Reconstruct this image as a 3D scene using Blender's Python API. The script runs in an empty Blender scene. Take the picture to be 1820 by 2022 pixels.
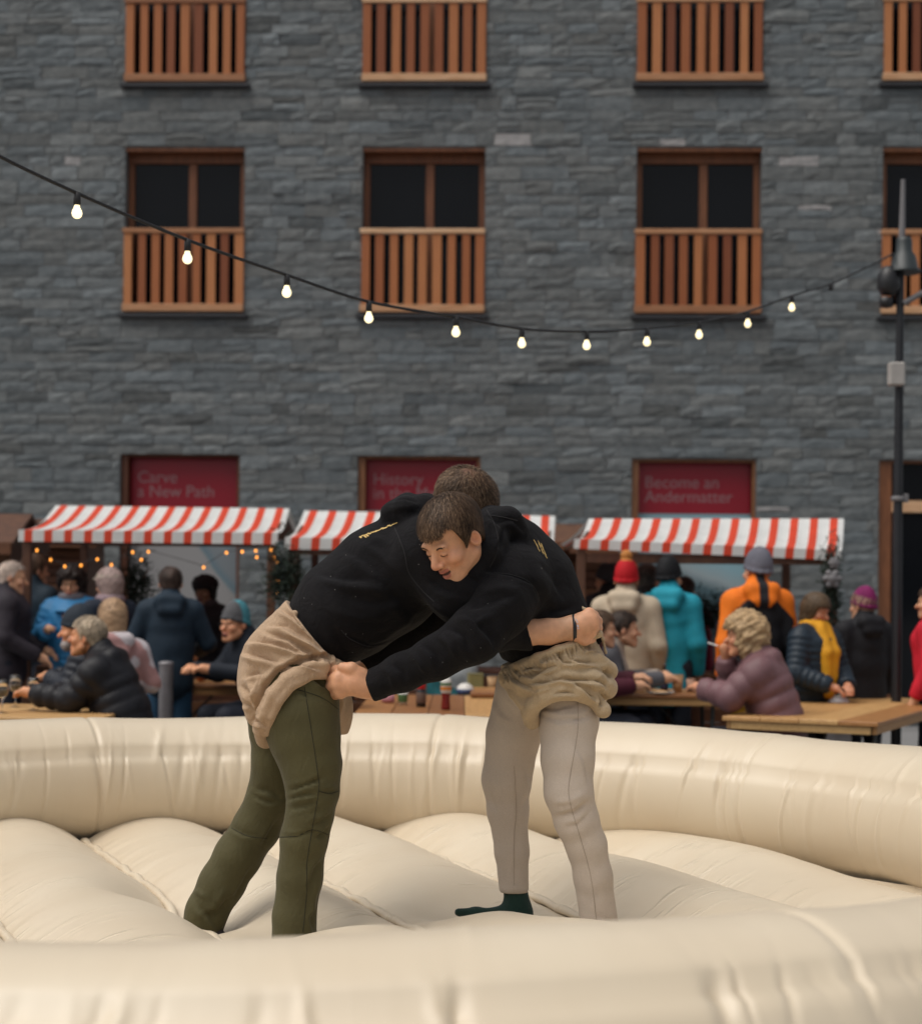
import bpy, math, random
import numpy as np
from mathutils import Vector, Matrix
R = math.radians
rng = np.random.default_rng(7)
random.seed(7)
scene = bpy.context.scene
col = scene.collection

# ------------------------------------------------------------------ camera
FPX, CX, HY, CAMZ, ROLL = 3485.0, 910.0, 1160.0, 1.6, R(0.5)     # measured on a 1820 px wide view
C_R = np.array([math.cos(ROLL), 0, math.sin(ROLL)])
C_U = np.array([-math.sin(ROLL), 0, math.cos(ROLL)])
C_F = np.array([0, 1.0, 0])
C_O = np.array([0, 0, CAMZ])
cam = bpy.data.cameras.new('camera')
cam.sensor_fit = 'HORIZONTAL'
cam.sensor_width = 36
cam.lens = 36 * FPX / 1820
cam.shift_y = (HY - 1011) / 1820
cam.clip_start, cam.clip_end = 0.1, 2000
cam.dof.use_dof = True
cam.dof.focus_distance = 6.05
cam.dof.aperture_fstop = 2.8
cam.dof.aperture_blades = 7
camo = bpy.data.objects.new('camera', cam)
col.objects.link(camo)
m = Matrix.Identity(4)
for i in range(3):
    m[i][0], m[i][1], m[i][2], m[i][3] = C_R[i], C_U[i], -C_F[i], C_O[i]
camo.matrix_world = m
scene.camera = camo

# ------------------------------------------------------------------ overcast daylight
SUN_EL, SUN_AZ = R(64), R(-118)          # azimuth measured clockwise from +Y: high on the left
world = bpy.data.worlds.new('World')
scene.world = world
world.use_nodes = True
wn = world.node_tree
wn.nodes.clear()
sky = wn.nodes.new('ShaderNodeTexSky')
sky.sky_type = 'NISHITA'
sky.sun_disc = False
sky.sun_elevation = SUN_EL
sky.sun_rotation = SUN_AZ
sky.air_density, sky.dust_density, sky.ozone_density = 1.0, 5.0, 1.0
hs = wn.nodes.new('ShaderNodeHueSaturation')
hs.inputs['Saturation'].default_value = 0.22
bg = wn.nodes.new('ShaderNodeBackground')
bg.inputs['Strength'].default_value = 0.12
wo = wn.nodes.new('ShaderNodeOutputWorld')
wn.links.new(sky.outputs[0], hs.inputs['Color'])
wn.links.new(hs.outputs[0], bg.inputs['Color'])
wn.links.new(bg.outputs[0], wo.inputs['Surface'])
sl = bpy.data.lights.new('sun', 'SUN')
sl.energy = 1.5
sl.angle = R(65)
sl.color = (1.0, 0.93, 0.83)
so = bpy.data.objects.new('sun', sl)
col.objects.link(so)
sd = Vector((math.sin(SUN_AZ) * math.cos(SUN_EL), math.cos(SUN_AZ) * math.cos(SUN_EL), math.sin(SUN_EL)))
so.rotation_euler = sd.to_track_quat('Z', 'Y').to_euler()
scene.view_settings.view_transform = 'Standard'
scene.view_settings.look = 'None'
scene.view_settings.exposure = 0.06
scene.view_settings.gamma = 1.0
scene.view_settings.use_curve_mapping = False
scene.render.engine = 'CYCLES'
scene.cycles.use_denoising = True
scene.cycles.max_bounces = 10
scene.cycles.transmission_bounces = 12
scene.cycles.caustics_reflective = False
scene.cycles.caustics_refractive = False

# ------------------------------------------------------------------ helpers
def at(x, y, d):                                   # a photo direction carried out to depth d
    return C_O + (C_R * (x - CX) + C_U * (HY - y)) * (d / FPX) + C_F * d
def px_of(V):
    V = np.asarray(V, float)
    q = V - C_O
    d = q[..., 1]
    return np.stack([CX + (q @ C_R) * FPX / d, HY - (q @ C_U) * FPX / d], -1)
def mpx(p, d):
    return p * d / FPX

def tag(o, label=None, cat=None, group=None, kind=None):
    if label: o['label'] = label
    if cat: o['category'] = cat
    if group: o['group'] = group
    if kind: o['kind'] = kind
    return o
def empty(name, loc=(0, 0, 0), rz=0.0, label=None, cat=None, group=None, parent=None):
    o = bpy.data.objects.new(name, None)
    col.objects.link(o)
    o.location = loc
    o.rotation_euler = (0, 0, rz)
    o.empty_display_size = 0.1
    if parent: o.parent = parent
    return tag(o, label, cat, group)

def link_mesh(name, me, mat, parent=None):
    o = bpy.data.objects.new(name, me)
    col.objects.link(o)
    if mat is not None:
        me.materials.clear()
        me.materials.append(mat)
    if parent: o.parent = parent
    return o
def mesh_np(name, V, F, mat, parent=None, smooth=True, attr=None):
    V = np.asarray(V, np.float32)
    F = np.asarray(F, np.int32)
    k = F.shape[1]
    me = bpy.data.meshes.new(name)
    me.vertices.add(len(V)); me.vertices.foreach_set('co', V.ravel())
    me.loops.add(F.size); me.loops.foreach_set('vertex_index', F.ravel())
    me.polygons.add(len(F))
    me.polygons.foreach_set('loop_start', np.arange(0, F.size, k, dtype=np.int32))
    me.polygons.foreach_set('loop_total', np.full(len(F), k, np.int32))
    me.polygons.foreach_set('use_smooth', np.full(len(F), smooth, bool))
    me.update(calc_edges=True)
    if attr is not None:
        for an, av in attr.items():
            av = np.asarray(av, np.float32)
            if av.ndim == 1:
                a = me.attributes.new(an, 'FLOAT', 'POINT'); a.data.foreach_set('value', av)
            else:
                a = me.color_attributes.new(an, 'FLOAT_COLOR', 'POINT')
                c4 = np.ones((len(av), 4), np.float32); c4[:, :3] = av[:, :3]
                a.data.foreach_set('color', c4.ravel())
    return link_mesh(name, me, mat, parent)

class MB:
    """collects solids, builds one mesh"""
    def __init__(s): s.v, s.f, s.sm = [], [], []
    def add(s, V, F, smooth=False):
        b = len(s.v)
        s.v += [tuple(map(float, p)) for p in V]
        s.f += [tuple(i + b for i in q) for q in F]
        s.sm += [smooth] * len(F)
        return s
    def box(s, lo, hi, bev=0.0):
        x0, y0, z0 = lo; x1, y1, z1 = hi
        if bev <= 0:
            V = [(x, y, z) for z in (z0, z1) for y in (y0, y1) for x in (x0, x1)]
            F = [(0, 2, 3, 1), (4, 5, 7, 6), (0, 1, 5, 4), (2, 6, 7, 3), (0, 4, 6, 2), (1, 3, 7, 5)]
            return s.add(V, F)
        b = min(bev, (x1-x0)/2.01, (y1-y0)/2.01, (z1-z0)/2.01)
        V, F = [], []
        for sx in (0, 1):
            for sy in (0, 1):
                for sz in (0, 1):
                    X = (x0, x1)[sx]; Y = (y0, y1)[sy]; Z = (z0, z1)[sz]
                    ix = b if sx == 0 else -b; iy = b if sy == 0 else -b; iz = b if sz == 0 else -b
                    V += [(X, Y+iy, Z+iz), (X+ix, Y, Z+iz), (X+ix, Y+iy, Z)]
        def I(a, bb, c, k): return (a*4 + bb*2 + c)*3 + k
        F += [(I(0,0,0,0), I(0,0,1,0), I(0,1,1,0), I(0,1,0,0)), (I(1,0,0,0), I(1,1,0,0), I(1,1,1,0), I(1,0,1,0)),
              (I(0,0,0,1), I(1,0,0,1), I(1,0,1,1), I(0,0,1,1)), (I(0,1,0,1), I(0,1,1,1), I(1,1,1,1), I(1,1,0,1)),
              (I(0,0,0,2), I(0,1,0,2), I(1,1,0,2), I(1,0,0,2)), (I(0,0,1,2), I(1,0,1,2), I(1,1,1,2), I(0,1,1,2))]
        for a in (0, 1):
            for c in (0, 1):
                f1 = [I(a,c,0,0), I(a,c,1,0), I(a,c,1,1), I(a,c,0,1)]
                f2 = [I(a,0,c,0), I(a,1,c,0), I(a,1,c,2), I(a,0,c,2)]
                f3 = [I(0,a,c,1), I(1,a,c,1), I(1,a,c,2), I(0,a,c,2)]
                F += [tuple(f1), tuple(f2), tuple(f3)]
        for a in (0, 1):
            for c in (0, 1):
                for e in (0, 1):
                    F.append((I(a,c,e,0), I(a,c,e,1), I(a,c,e,2)))
        s._fix = True
        return s.add(V, F)
    def tube(s, pts, r, n=8, cap=True, smooth=True):
        pts = [Vector(p) for p in pts]
        rs = r if isinstance(r, (list, tuple)) else [r]*len(pts)
        V, F = [], []
        up = None
        for i, p in enumerate(pts):
            t = (pts[min(i+1, len(pts)-1)] - pts[max(i-1, 0)]).normalized()
            if up is None:
                up = Vector((0, 0, 1)) if abs(t.z) < 0.9 else Vector((1, 0, 0))
            a = t.cross(up).normalized(); b = a.cross(t).normalized(); up = b
            for k in range(n):
                w = 2*math.pi*k/n
                V.append(p + (a*math.cos(w) + b*math.sin(w))*rs[i])
        for i in range(len(pts)-1):
            for k in range(n):
                k2 = (k+1) % n
                F.append((i*n+k, i*n+k2, (i+1)*n+k2, (i+1)*n+k))
        s.add(V, F, smooth)
        if cap:
            s.add([V[k] for k in range(n)], [tuple(range(n-1, -1, -1))])
            s.add([V[(len(pts)-1)*n+k] for k in range(n)], [tuple(range(n))])
        return s
    def lathe(s, prof, c=(0, 0, 0), n=20, smooth=True):
        V, F = [], []
        for (r, z) in prof:
            for k in range(n):
                w = 2*math.pi*k/n
                V.append((c[0]+r*math.cos(w), c[1]+r*math.sin(w), c[2]+z))
        for i in range(len(prof)-1):
            for k in range(n):
                k2 = (k+1) % n
                F.append((i*n+k, i*n+k2, (i+1)*n+k2, (i+1)*n+k))
        return s.add(V, F, smooth)
    def build(s, name, mat, parent=None):
        me = bpy.data.meshes.new(name)
        me.from_pydata(s.v, [], s.f)
        me.polygons.foreach_set('use_smooth', s.sm)
        if getattr(s, '_fix', False):
            import bmesh
            bm = bmesh.new(); bm.from_mesh(me); bmesh.ops.recalc_face_normals(bm, faces=bm.faces); bm.to_mesh(me); bm.free()
        me.update()
        return link_mesh(name, me, mat, parent)

# ------------------------------------------------------------------ materials
def nt(name):
    m = bpy.data.materials.new(name); m.use_nodes = True
    t = m.node_tree; t.nodes.clear()
    o = t.nodes.new('ShaderNodeOutputMaterial'); b = t.nodes.new('ShaderNodeBsdfPrincipled')
    t.links.new(b.outputs[0], o.inputs[0])
    return m, t, b
def N(t, ty, **kw):
    n = t.nodes.new(ty)
    for k, v in kw.items():
        if k in n.inputs: n.inputs[k].default_value = v
        else: setattr(n, k, v)
    return n
def ramp(t, fac, stops, interp='LINEAR'):
    n = t.nodes.new('ShaderNodeValToRGB'); n.color_ramp.interpolation = interp
    e = n.color_ramp.elements
    while len(e) < len(stops): e.new(0.5)
    for i, (p, c) in enumerate(stops):
        e[i].position = p; e[i].color = (*c, 1)
    t.links.new(fac, n.inputs[0])
    return n
def mixc(t, fac, a, b, mode='MIX'):
    n = t.nodes.new('ShaderNodeMix'); n.data_type = 'RGBA'; n.blend_type = mode
    for sock, v in ((0, fac), (6, a), (7, b)):
        if hasattr(v, 'is_output'): t.links.new(v, n.inputs[sock])
        elif isinstance(v, (int, float)): n.inputs[sock].default_value = v
        else: n.inputs[sock].default_value = (*v, 1)
    return n.outputs[2]
def coords(t, scale=(1, 1, 1), kind='Object'):
    c = t.nodes.new('ShaderNodeTexCoord'); mp = t.nodes.new('ShaderNodeMapping')
    mp.inputs['Scale'].default_value = scale
    t.links.new(c.outputs[kind], mp.inputs[0])
    return mp.outputs[0]
def noise(t, vec, scale, detail=4, rough=0.55, dist=0.0):
    n = N(t, 'ShaderNodeTexNoise', Scale=scale, Detail=detail, Roughness=rough, Distortion=dist)
    t.links.new(vec, n.inputs['Vector'])
    return n.outputs['Fac']
def bump(t, b, h, strength, dist):
    n = N(t, 'ShaderNodeBump', Strength=strength, Distance=dist)
    t.links.new(h, n.inputs['Height']); t.links.new(n.outputs[0], b.inputs['Normal'])
    return n

def m_plain(name, c, rough=0.7, var=0.12, scale=8.0, bmp=0.0, bscale=60, metal=0.0, spec=0.5, sheen=0.0):
    m, t, b = nt(name)
    v = coords(t)
    f = noise(t, v, scale, 5)
    lo = tuple(x*(1-var) for x in c); hi = tuple(min(1, x*(1+var)) for x in c)
    r = ramp(t, f, [(0.3, lo), (0.7, hi)])
    t.links.new(r.outputs[0], b.inputs['Base Color'])
    b.inputs['Roughness'].default_value = rough; b.inputs['Metallic'].default_value = metal
    b.inputs['Specular IOR Level'].default_value = spec
    if sheen: b.inputs['Sheen Weight'].default_value = sheen; b.inputs['Sheen Roughness'].default_value = 0.5
    if bmp: bump(t, b, noise(t, v, bscale, 3), bmp, 0.004)
    return m
_cl = {}
def m_cloth(c, rough=0.85, weave=900, sheen=0.15, var=0.14, bmp=0.25):
    key = (tuple(round(x, 3) for x in c), rough, weave, sheen)
    if key in _cl: return _cl[key]
    m, t, b = nt('cloth')
    v = coords(t)
    f1 = noise(t, v, 9, 4); f2 = noise(t, v, weave*0.35, 2)
    lo = tuple(x*(1-var) for x in c); hi = tuple(min(1, x*(1+var)) for x in c)
    r = ramp(t, f1, [(0.3, lo), (0.7, hi)])
    c2 = mixc(t, 0.25, r.outputs[0], ramp(t, f2, [(0.3, tuple(x*0.6 for x in c)), (0.7, tuple(min(1, x*1.35) for x in c))]).outputs[0])
    t.links.new(c2, b.inputs['Base Color'])
    b.inputs['Roughness'].default_value = rough
    b.inputs['Specular IOR Level'].default_value = 0.25
    b.inputs['Sheen Weight'].default_value = sheen
    b.inputs['Sheen Roughness'].default_value = 0.5
    if bmp:
        v2 = coords(t, (1, 1, 0.5))
        ad = N(t, 'ShaderNodeMath', operation='MULTIPLY_ADD'); ad.inputs[1].default_value = 2.2
        t.links.new(noise(t, v2, 15, 4, 0.6, 1.8), ad.inputs[0]); t.links.new(noise(t, v, 60, 5), ad.inputs[2])
        bump(t, b, ad.outputs[0], bmp*1.3, 0.008)
    _cl[key] = m
    return m
def m_attr(name, attr='col', rough=0.6, spec=0.4, sss=0.0, bscale=0, bmp=0.2, var=0.1, vscale=30):
    m, t, b = nt(name)
    a = N(t, 'ShaderNodeVertexColor', layer_name=attr)
    v = coords(t)
    f = noise(t, v, vscale, 5)
    c = mixc(t, 1.0, a.outputs[0], ramp(t, f, [(0.25, (1-var,)*3), (0.75, (1+var,)*3)]).outputs[0], 'MULTIPLY')
    t.links.new(c, b.inputs['Base Color'])
    b.inputs['Roughness'].default_value = rough
    b.inputs['Specular IOR Level'].default_value = spec
    if sss:
        b.inputs['Subsurface Weight'].default_value = sss
        b.inputs['Subsurface Radius'].default_value = (1.0, 0.35, 0.2)
        b.inputs['Subsurface Scale'].default_value = 0.008
    if bscale: bump(t, b, noise(t, v, bscale, 4), bmp, 0.004)
    return m
def m_wood(name, c1, c2, scale=(1, 1, 1), rough=0.6, rings=6):
    m, t, b = nt(name)
    v = coords(t, scale)
    oi = N(t, 'ShaderNodeObjectInfo')
    add = N(t, 'ShaderNodeVectorMath', operation='ADD')
    t.links.new(v, add.inputs[0])
    cmb = N(t, 'ShaderNodeVectorMath', operation='SCALE'); cmb.inputs[0].default_value = (37, 53, 71)
    t.links.new(oi.outputs['Random'], cmb.inputs['Scale'])
    t.links.new(cmb.outputs[0], add.inputs[1])
    f = noise(t, add.outputs[0], rings, 6, 0.6, 0.8)
    r = ramp(t, f, [(0.28, c1), (0.5, tuple((a+b_)/2 for a, b_ in zip(c1, c2))), (0.72, c2)])
    tone = ramp(t, oi.outputs['Random'], [(0, (0.48, 0.36, 0.30)), (0.25, (0.75, 0.65, 0.58)), (0.5, (1, 1, 1)), (0.8, (1.15, 1.28, 1.4)), (1, (1.25, 1.5, 1.75))])
    cc = mixc(t, 1.0, r.outputs[0], tone.outputs[0], 'MULTIPLY')
    t.links.new(cc, b.inputs['Base Color'])
    b.inputs['Roughness'].default_value = rough
    bump(t, b, f, 0.25, 0.004)
    return m
def m_emit(name, c, strength):
    m, t, b = nt(name)
    b.inputs['Base Color'].default_value = (*c, 1)
    b.inputs['Emission Color'].default_value = (*c, 1)
    b.inputs['Emission Strength'].default_value = strength
    return m
def m_glass(name, c=(1, 1, 1), rough=0.02):
    m, t, b = nt(name)
    b.inputs['Base Color'].default_value = (*c, 1)
    b.inputs['Transmission Weight'].default_value = 1.0
    b.inputs['Roughness'].default_value = rough
    b.inputs['IOR'].default_value = 1.45
    return m

# ------------------------------------------------------------------ implicit surfaces: smooth unions of tapered limbs, meshed with surface nets
def nets(F, o, h):
    ins = F < 0
    nx, ny, nz = F.shape
    c = np.zeros((nx-1, ny-1, nz-1), np.int8)
    off = [(a, b, d) for a in (0, 1) for b in (0, 1) for d in (0, 1)]
    for a, b, d in off: c += ins[a:nx-1+a, b:ny-1+b, d:nz-1+d]
    act = (c > 0) & (c < 8)
    I, J, K = np.nonzero(act)
    idx = np.full(act.shape, -1, np.int32); idx[I, J, K] = np.arange(len(I))
    vals = {q: F[I+q[0], J+q[1], K+q[2]] for q in off}
    P = np.zeros((len(I), 3)); W = np.zeros(len(I))
    for q in off:
        for ax in range(3):
            if q[ax] == 1: continue
            q2 = list(q); q2[ax] = 1; q2 = tuple(q2)
            a, b = vals[q], vals[q2]
            cr = (a < 0) != (b < 0)
            tt = np.where(cr, a/np.where(cr, a-b, 1), 0)
            p = np.tile(np.array(q, float), (len(I), 1)); p[:, ax] += tt
            P += p*cr[:, None]; W += cr
    P = P/W[:, None] + np.stack([I, J, K], -1)
    V = P*h + o
    Q = []
    for ax in range(3):
        sl0 = [slice(None)]*3; sl1 = [slice(None)]*3
        sl0[ax] = slice(0, -1); sl1[ax] = slice(1, None)
        A, B = ins[tuple(sl0)], ins[tuple(sl1)]
        e = np.argwhere(A != B)
        b_, c_ = [(1, 2), (2, 0), (0, 1)][ax]
        e = e[(e[:, b_] > 0) & (e[:, c_] > 0) & (e[:, b_] < F.shape[b_]-1) & (e[:, c_] < F.shape[c_]-1)]
        s = A[e[:, 0], e[:, 1], e[:, 2]]
        def cell(db, dc):
            g = e.copy(); g[:, b_] += db; g[:, c_] += dc
            return idx[g[:, 0], g[:, 1], g[:, 2]]
        q = np.stack([cell(-1, -1), cell(0, -1), cell(0, 0), cell(-1, 0)], -1)
        q[~s] = q[~s][:, ::-1]
        Q.append(q)
    return V, np.concatenate(Q)
def normals(V, Q):
    n = np.zeros_like(V)
    fn = np.cross(V[Q[:, 2]]-V[Q[:, 0]], V[Q[:, 3]]-V[Q[:, 1]])
    for k in range(4): np.add.at(n, Q[:, k], fn)
    return n/(np.linalg.norm(n, axis=1, keepdims=True)+1e-12)
def relax(V, Q, it=1, lam=0.5):
    E = np.concatenate([Q[:, [0, 1]], Q[:, [1, 2]], Q[:, [2, 3]], Q[:, [3, 0]]])
    deg = np.zeros(len(V)); np.add.at(deg, E[:, 0], 1); np.add.at(deg, E[:, 1], 1)
    for _ in range(it):
        s = np.zeros_like(V); np.add.at(s, E[:, 0], V[E[:, 1]]); np.add.at(s, E[:, 1], V[E[:, 0]])
        V = V + lam*(s/deg[:, None]-V)
    return V
def smin(a, b, k):
    if k <= 0: return np.minimum(a, b)
    h = np.maximum(k-np.abs(a-b), 0)/k
    return np.minimum(a, b) - h*h*k*0.25
class SDF:
    def __init__(s): s.p = []
    def cone(s, a, b, ra, rb, k=0.03, sy=1.0, q=None, op='u'):
        a = np.array(a, float); b = np.array(b, float); r = max(ra, rb)*max(1, sy) + (q[0] if q else 0)
        def f(X, Y, Z):
            ba = b-a; L2 = float(ba @ ba)+1e-12
            dx, dy, dz = X-a[0], (Y-a[1]), Z-a[2]
            t = np.clip((dx*ba[0]+dy*ba[1]+dz*ba[2])/L2, 0, 1)
            ex, ey, ez = dx-t*ba[0], (dy-t*ba[1])/sy, dz-t*ba[2]
            rr = ra + t*(rb-ra)
            if q: rr = rr + q[0]*np.abs(np.sin(np.pi*(t*math.sqrt(L2)+q[2])/q[1]))**0.6
            return np.sqrt(ex*ex+ey*ey+ez*ez)-rr
        s.p.append((f, np.minimum(a, b)-r, np.maximum(a, b)+r, k, op)); return s
    def ell(s, c, rad, M=None, k=0.03, op='u'):
        c = np.array(c, float); rad = np.array(rad, float); M = np.eye(3) if M is None else np.array(M)
        def f(X, Y, Z):
            d = [X-c[0], Y-c[1], Z-c[2]]
            l = [d[0]*M[0, i]+d[1]*M[1, i]+d[2]*M[2, i] for i in range(3)]      # columns of M are the local axes
            k0 = np.sqrt(sum((l[i]/rad[i])**2 for i in range(3)))
            k1 = np.sqrt(sum((l[i]/rad[i]**2)**2 for i in range(3)))+1e-9
            return k0*(k0-1)/k1
        e = np.sqrt(((M*rad)**2).sum(1))
        s.p.append((f, c-e, c+e, k, op)); return s
    def chain(s, pts, k=0.02, sy=1.0, q=None, k0=None):
        acc = 0.0
        for i, ((a, ra), (b, rb)) in enumerate(zip(pts[:-1], pts[1:])):
            s.cone(a, b, ra, rb, (k0 if (k0 is not None and i == 0) else k), sy, (q[0], q[1], acc) if q else None)
            acc += float(np.linalg.norm(np.array(a)-np.array(b)))
        return s
    def cut(s, f, lo=None, hi=None, k=0.006):           # keeps the region where f < 0
        s.p.append((f, lo, hi, k, 'i')); return s
    def ev(s, X, Y, Z):
        F = None
        for f, lo, hi, k, op in s.p:
            d = f(X, Y, Z)
            if F is None: F = d
            elif op == 'u': F = smin(F, d, k)
            elif op == 's': F = -smin(-F, d, k)
            else: F = -smin(-F, -d, k)
        return F
    def mesh(s, h, lo=None, hi=None, pad=0.03):
        us = [q for q in s.p if q[4] == 'u']
        L = np.min([q[1] for q in us], 0)-pad; H = np.max([q[2] for q in us], 0)+pad
        if lo is not None: L = np.maximum(L, lo)
        if hi is not None: H = np.minimum(H, hi)
        n = np.ceil((H-L)/h).astype(int)+1
        ax = [L[i]+h*np.arange(n[i]) for i in range(3)]
        F = np.full(n, 1.0)
        for f, lo_, hi_, k, op in s.p:
            if op == 'i' and lo_ is None: i0, i1 = np.zeros(3, int), n
            else:
                mg = k+2*h+0.012
                i0 = np.clip(np.floor((lo_-mg-L)/h).astype(int), 0, n); i1 = np.clip(np.ceil((hi_+mg-L)/h).astype(int)+1, 0, n)
            if (i1 <= i0).any(): continue
            sl = tuple(slice(a, b) for a, b in zip(i0, i1))
            X = ax[0][sl[0]][:, None, None]; Y = ax[1][sl[1]][None, :, None]; Z = ax[2][sl[2]][None, None, :]
            d = f(X, Y, Z)
            if op == 'u': F[sl] = smin(F[sl], d, k)
            elif op == 's': F[sl] = -smin(-F[sl], d, k)
            else: F[sl] = -smin(-F[sl], -d, k)
        V, Q = nets(F, L, h)
        return relax(V, Q, 1, 0.4), Q
    def hit(s, x, y, d0=5.2, d1=7.5):                      # depth at which the photo direction meets the surface
        d = np.arange(d0, d1, 0.004)
        P = np.array([at(x, y, q) for q in d])
        F = s.ev(P[:, 0], P[:, 1], P[:, 2])
        w = np.nonzero(F < 0)[0]
        return float(d[w[0]]) if len(w) else None
def catmull(P, n=8):
    out = []
    for i in range(len(P)-1):
        a, b, c, d = P[max(i-1, 0)], P[i], P[i+1], P[min(i+2, len(P)-1)]
        for t in np.linspace(0, 1, n, endpoint=False):
            out.append(0.5*((2*b)+(-a+c)*t+(2*a-5*b+4*c-d)*t*t+(-a+3*b-3*c+d)*t**3))
    out.append(P[-1]); return out
class Surf:
    """ray casts onto a finished mesh"""
    def __init__(s, V, Q):
        from mathutils.bvhtree import BVHTree
        s.b = BVHTree.FromPolygons(V.tolist(), Q.tolist())
    def hit(s, x, y, *a):
        d = Vector(at(x, y, 1.0)-C_O)
        loc, n, i, dist = s.b.ray_cast(Vector(C_O), d.normalized())
        return None if loc is None else float(loc.y)
def wob(V, freq, seed, n=7):
    g = np.random.default_rng(seed); o = np.zeros(len(V))
    for _ in range(n):
        d = g.normal(size=3); d /= np.linalg.norm(d)
        o += np.sin((V @ d)*freq*g.uniform(0.6, 1.5)+g.uniform(0, 6.3))
    return o/n
def poly_dist(P, line):
    best = np.full(len(P), 1e9); sgn = np.ones(len(P))
    for a, b in zip(line[:-1], line[1:]):
        a = np.array(a, float); b = np.array(b, float); ba = b-a
        t = np.clip(((P-a) @ ba)/(ba @ ba + 1e-9), 0, 1)
        dd = np.linalg.norm(P-(a+t[:, None]*ba), axis=1)
        cr = np.sign(ba[0]*(P[:, 1]-a[1])-ba[1]*(P[:, 0]-a[0]))
        sgn = np.where(dd < best, cr, sgn); best = np.minimum(best, dd)
    return best, sgn
def taperw(P, line):
    a, b = np.array(line[0], float), np.array(line[-1], float)
    L = np.linalg.norm(b-a)+1e-6
    t = np.clip(((P-a) @ (b-a))/L**2, 0, 1)
    return np.clip(4*t*(1-t)+0.25, 0, 1)
def folds(V, Q, lst):
    n = normals(V, Q)
    P = px_of(V); w = np.clip(-n[:, 1]*1.6, 0, 1)
    D = np.zeros(len(V))
    for line, wd, amp in lst:
        lo = np.min(line, 0)-5*wd; hi = np.max(line, 0)+5*wd
        ii = np.nonzero((P > lo).all(1) & (P < hi).all(1))[0]
        if len(ii) == 0: continue
        d, sg = poly_dist(P[ii], line)
        s_ = d/wd
        if amp < 0: pr = np.exp(-(s_*1.25)**2)-0.75*sg*s_*np.exp(-(s_/1.7)**2)      # a crease with the cloth lapping over on one side
        else: pr = np.exp(-s_**2)
        D[ii] += amp*pr*taperw(P[ii], line)
    return V+n*(D*w)[:, None]
# ================================================================== SETTING
M_ground = m_plain('paving', (0.20, 0.20, 0.20), 0.85, 0.2, 1.5, 0.3, 30)
mb = MB(); mb.add([(-150, -60, 0), (150, -60, 0), (150, 240, 0), (-150, 240, 0)], [(0, 1, 2, 3)])
tag(mb.build('ground', M_ground), kind='structure')

# ------------------------------------------------------------------ stone building
WY, WYAW = 21.1, R(2.0)
W_U = np.array([math.cos(WYAW), -math.sin(WYAW), 0]); W_N = np.array([-math.sin(WYAW), -math.cos(WYAW), 0])
W_O = np.array([0, WY, 0])
def wall_uz(x, y, o=0.0):                         # photo direction -> (u, z) on the facade plane
    d = at(x, y, 1.0)-C_O
    t = ((W_O+W_N*o-C_O) @ W_N)/(d @ W_N)
    p = C_O+d*t
    return float((p-W_O) @ W_U), float(p[2])
bld = empty('stone_building', tuple(W_O), -WYAW, 'grey slate stone building with timber slatted balcony railings behind the stalls', 'building')

cols_px = [(247, 482), (715, 957), (1256, 1503), (1742, 1985)]
COLS = [(wall_uz(a, 455)[0], wall_uz(b, 455)[0]) for a, b in cols_px]
zr2 = (wall_uz(910, 621)[1], wall_uz(910, 290)[1])
HWIN = zr2[1]-zr2[0]
zs1 = wall_uz(910, 165)[1]
zr1 = (zs1, zs1+HWIN)
ZTOP = 9.6
gtops = [wall_uz(x, y)[1] for x, y in ((355, 896), (828, 900), (1372, 906), (1860, 909))]
openings = []                                      # (u0,u1,z0,z1,kind,column)
for ci, (a, b) in enumerate(COLS):
    openings.append((a, b, zr2[0], zr2[1], 'balcony', ci))
    openings.append((a, b, zr1[0], zr1[1], 'balcony', ci))
gpx = [(237, 473), (706, 948), (1247, 1493), (1735, 1985)]
for ci, (a, b) in enumerate(gpx):
    openings.append((wall_uz(a, 950)[0], wall_uz(b, 950)[0], 0.12, gtops[ci], 'ground', ci))
ULO, UHI = -8.2, 8.4
# wall backing with the openings left out
us = sorted({ULO, UHI} | {o[0] for o in openings} | {o[1] for o in openings})
zs = sorted({0.0, ZTOP} | {o[2] for o in openings} | {o[3] for o in openings})
mb = MB()
for u0, u1 in zip(us[:-1], us[1:]):
    for z0, z1 in zip(zs[:-1], zs[1:]):
        uc, zc = (u0+u1)/2, (z0+z1)/2
        if any(o[0] < uc < o[1] and o[2] < zc < o[3] for o in openings): continue
        mb.add([(u0, 0, z0), (u1, 0, z0), (u1, 0, z1), (u0, 0, z1)], [(0, 1, 2, 3)])
for (u0, u1, z0, z1, kd, ci) in openings:          # reveals
    D = 0.30
    mb.add([(u0, 0, z0), (u0, D, z0), (u0, D, z1), (u0, 0, z1)], [(0, 1, 2, 3)])
    mb.add([(u1, 0, z0), (u1, 0, z1), (u1, D, z1), (u1, D, z0)], [(0, 1, 2, 3)])
    mb.add([(u0, 0, z1), (u0, D, z1), (u1, D, z1), (u1, 0, z1)], [(0, 1, 2, 3)])
    mb.add([(u0, 0, z0), (u1, 0, z0), (u1, D, z0), (u0, D, z0)], [(0, 1, 2, 3)])
mb.add([(ULO, 0, ZTOP), (UHI, 0, ZTOP), (UHI, 6, ZTOP), (ULO, 6, ZTOP), (ULO, 6, 0), (UHI, 6, 0), (ULO, 0, 0), (UHI, 0, 0)],
       [(0, 1, 2, 3), (3, 2, 5, 4), (0, 3, 4, 6), (1, 7, 5, 2)])
M_mortar = m_plain('mortar', (0.14, 0.145, 0.145), 0.95, 0.2, 6)
wall = mb.build('wall', M_mortar, bld)

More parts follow.
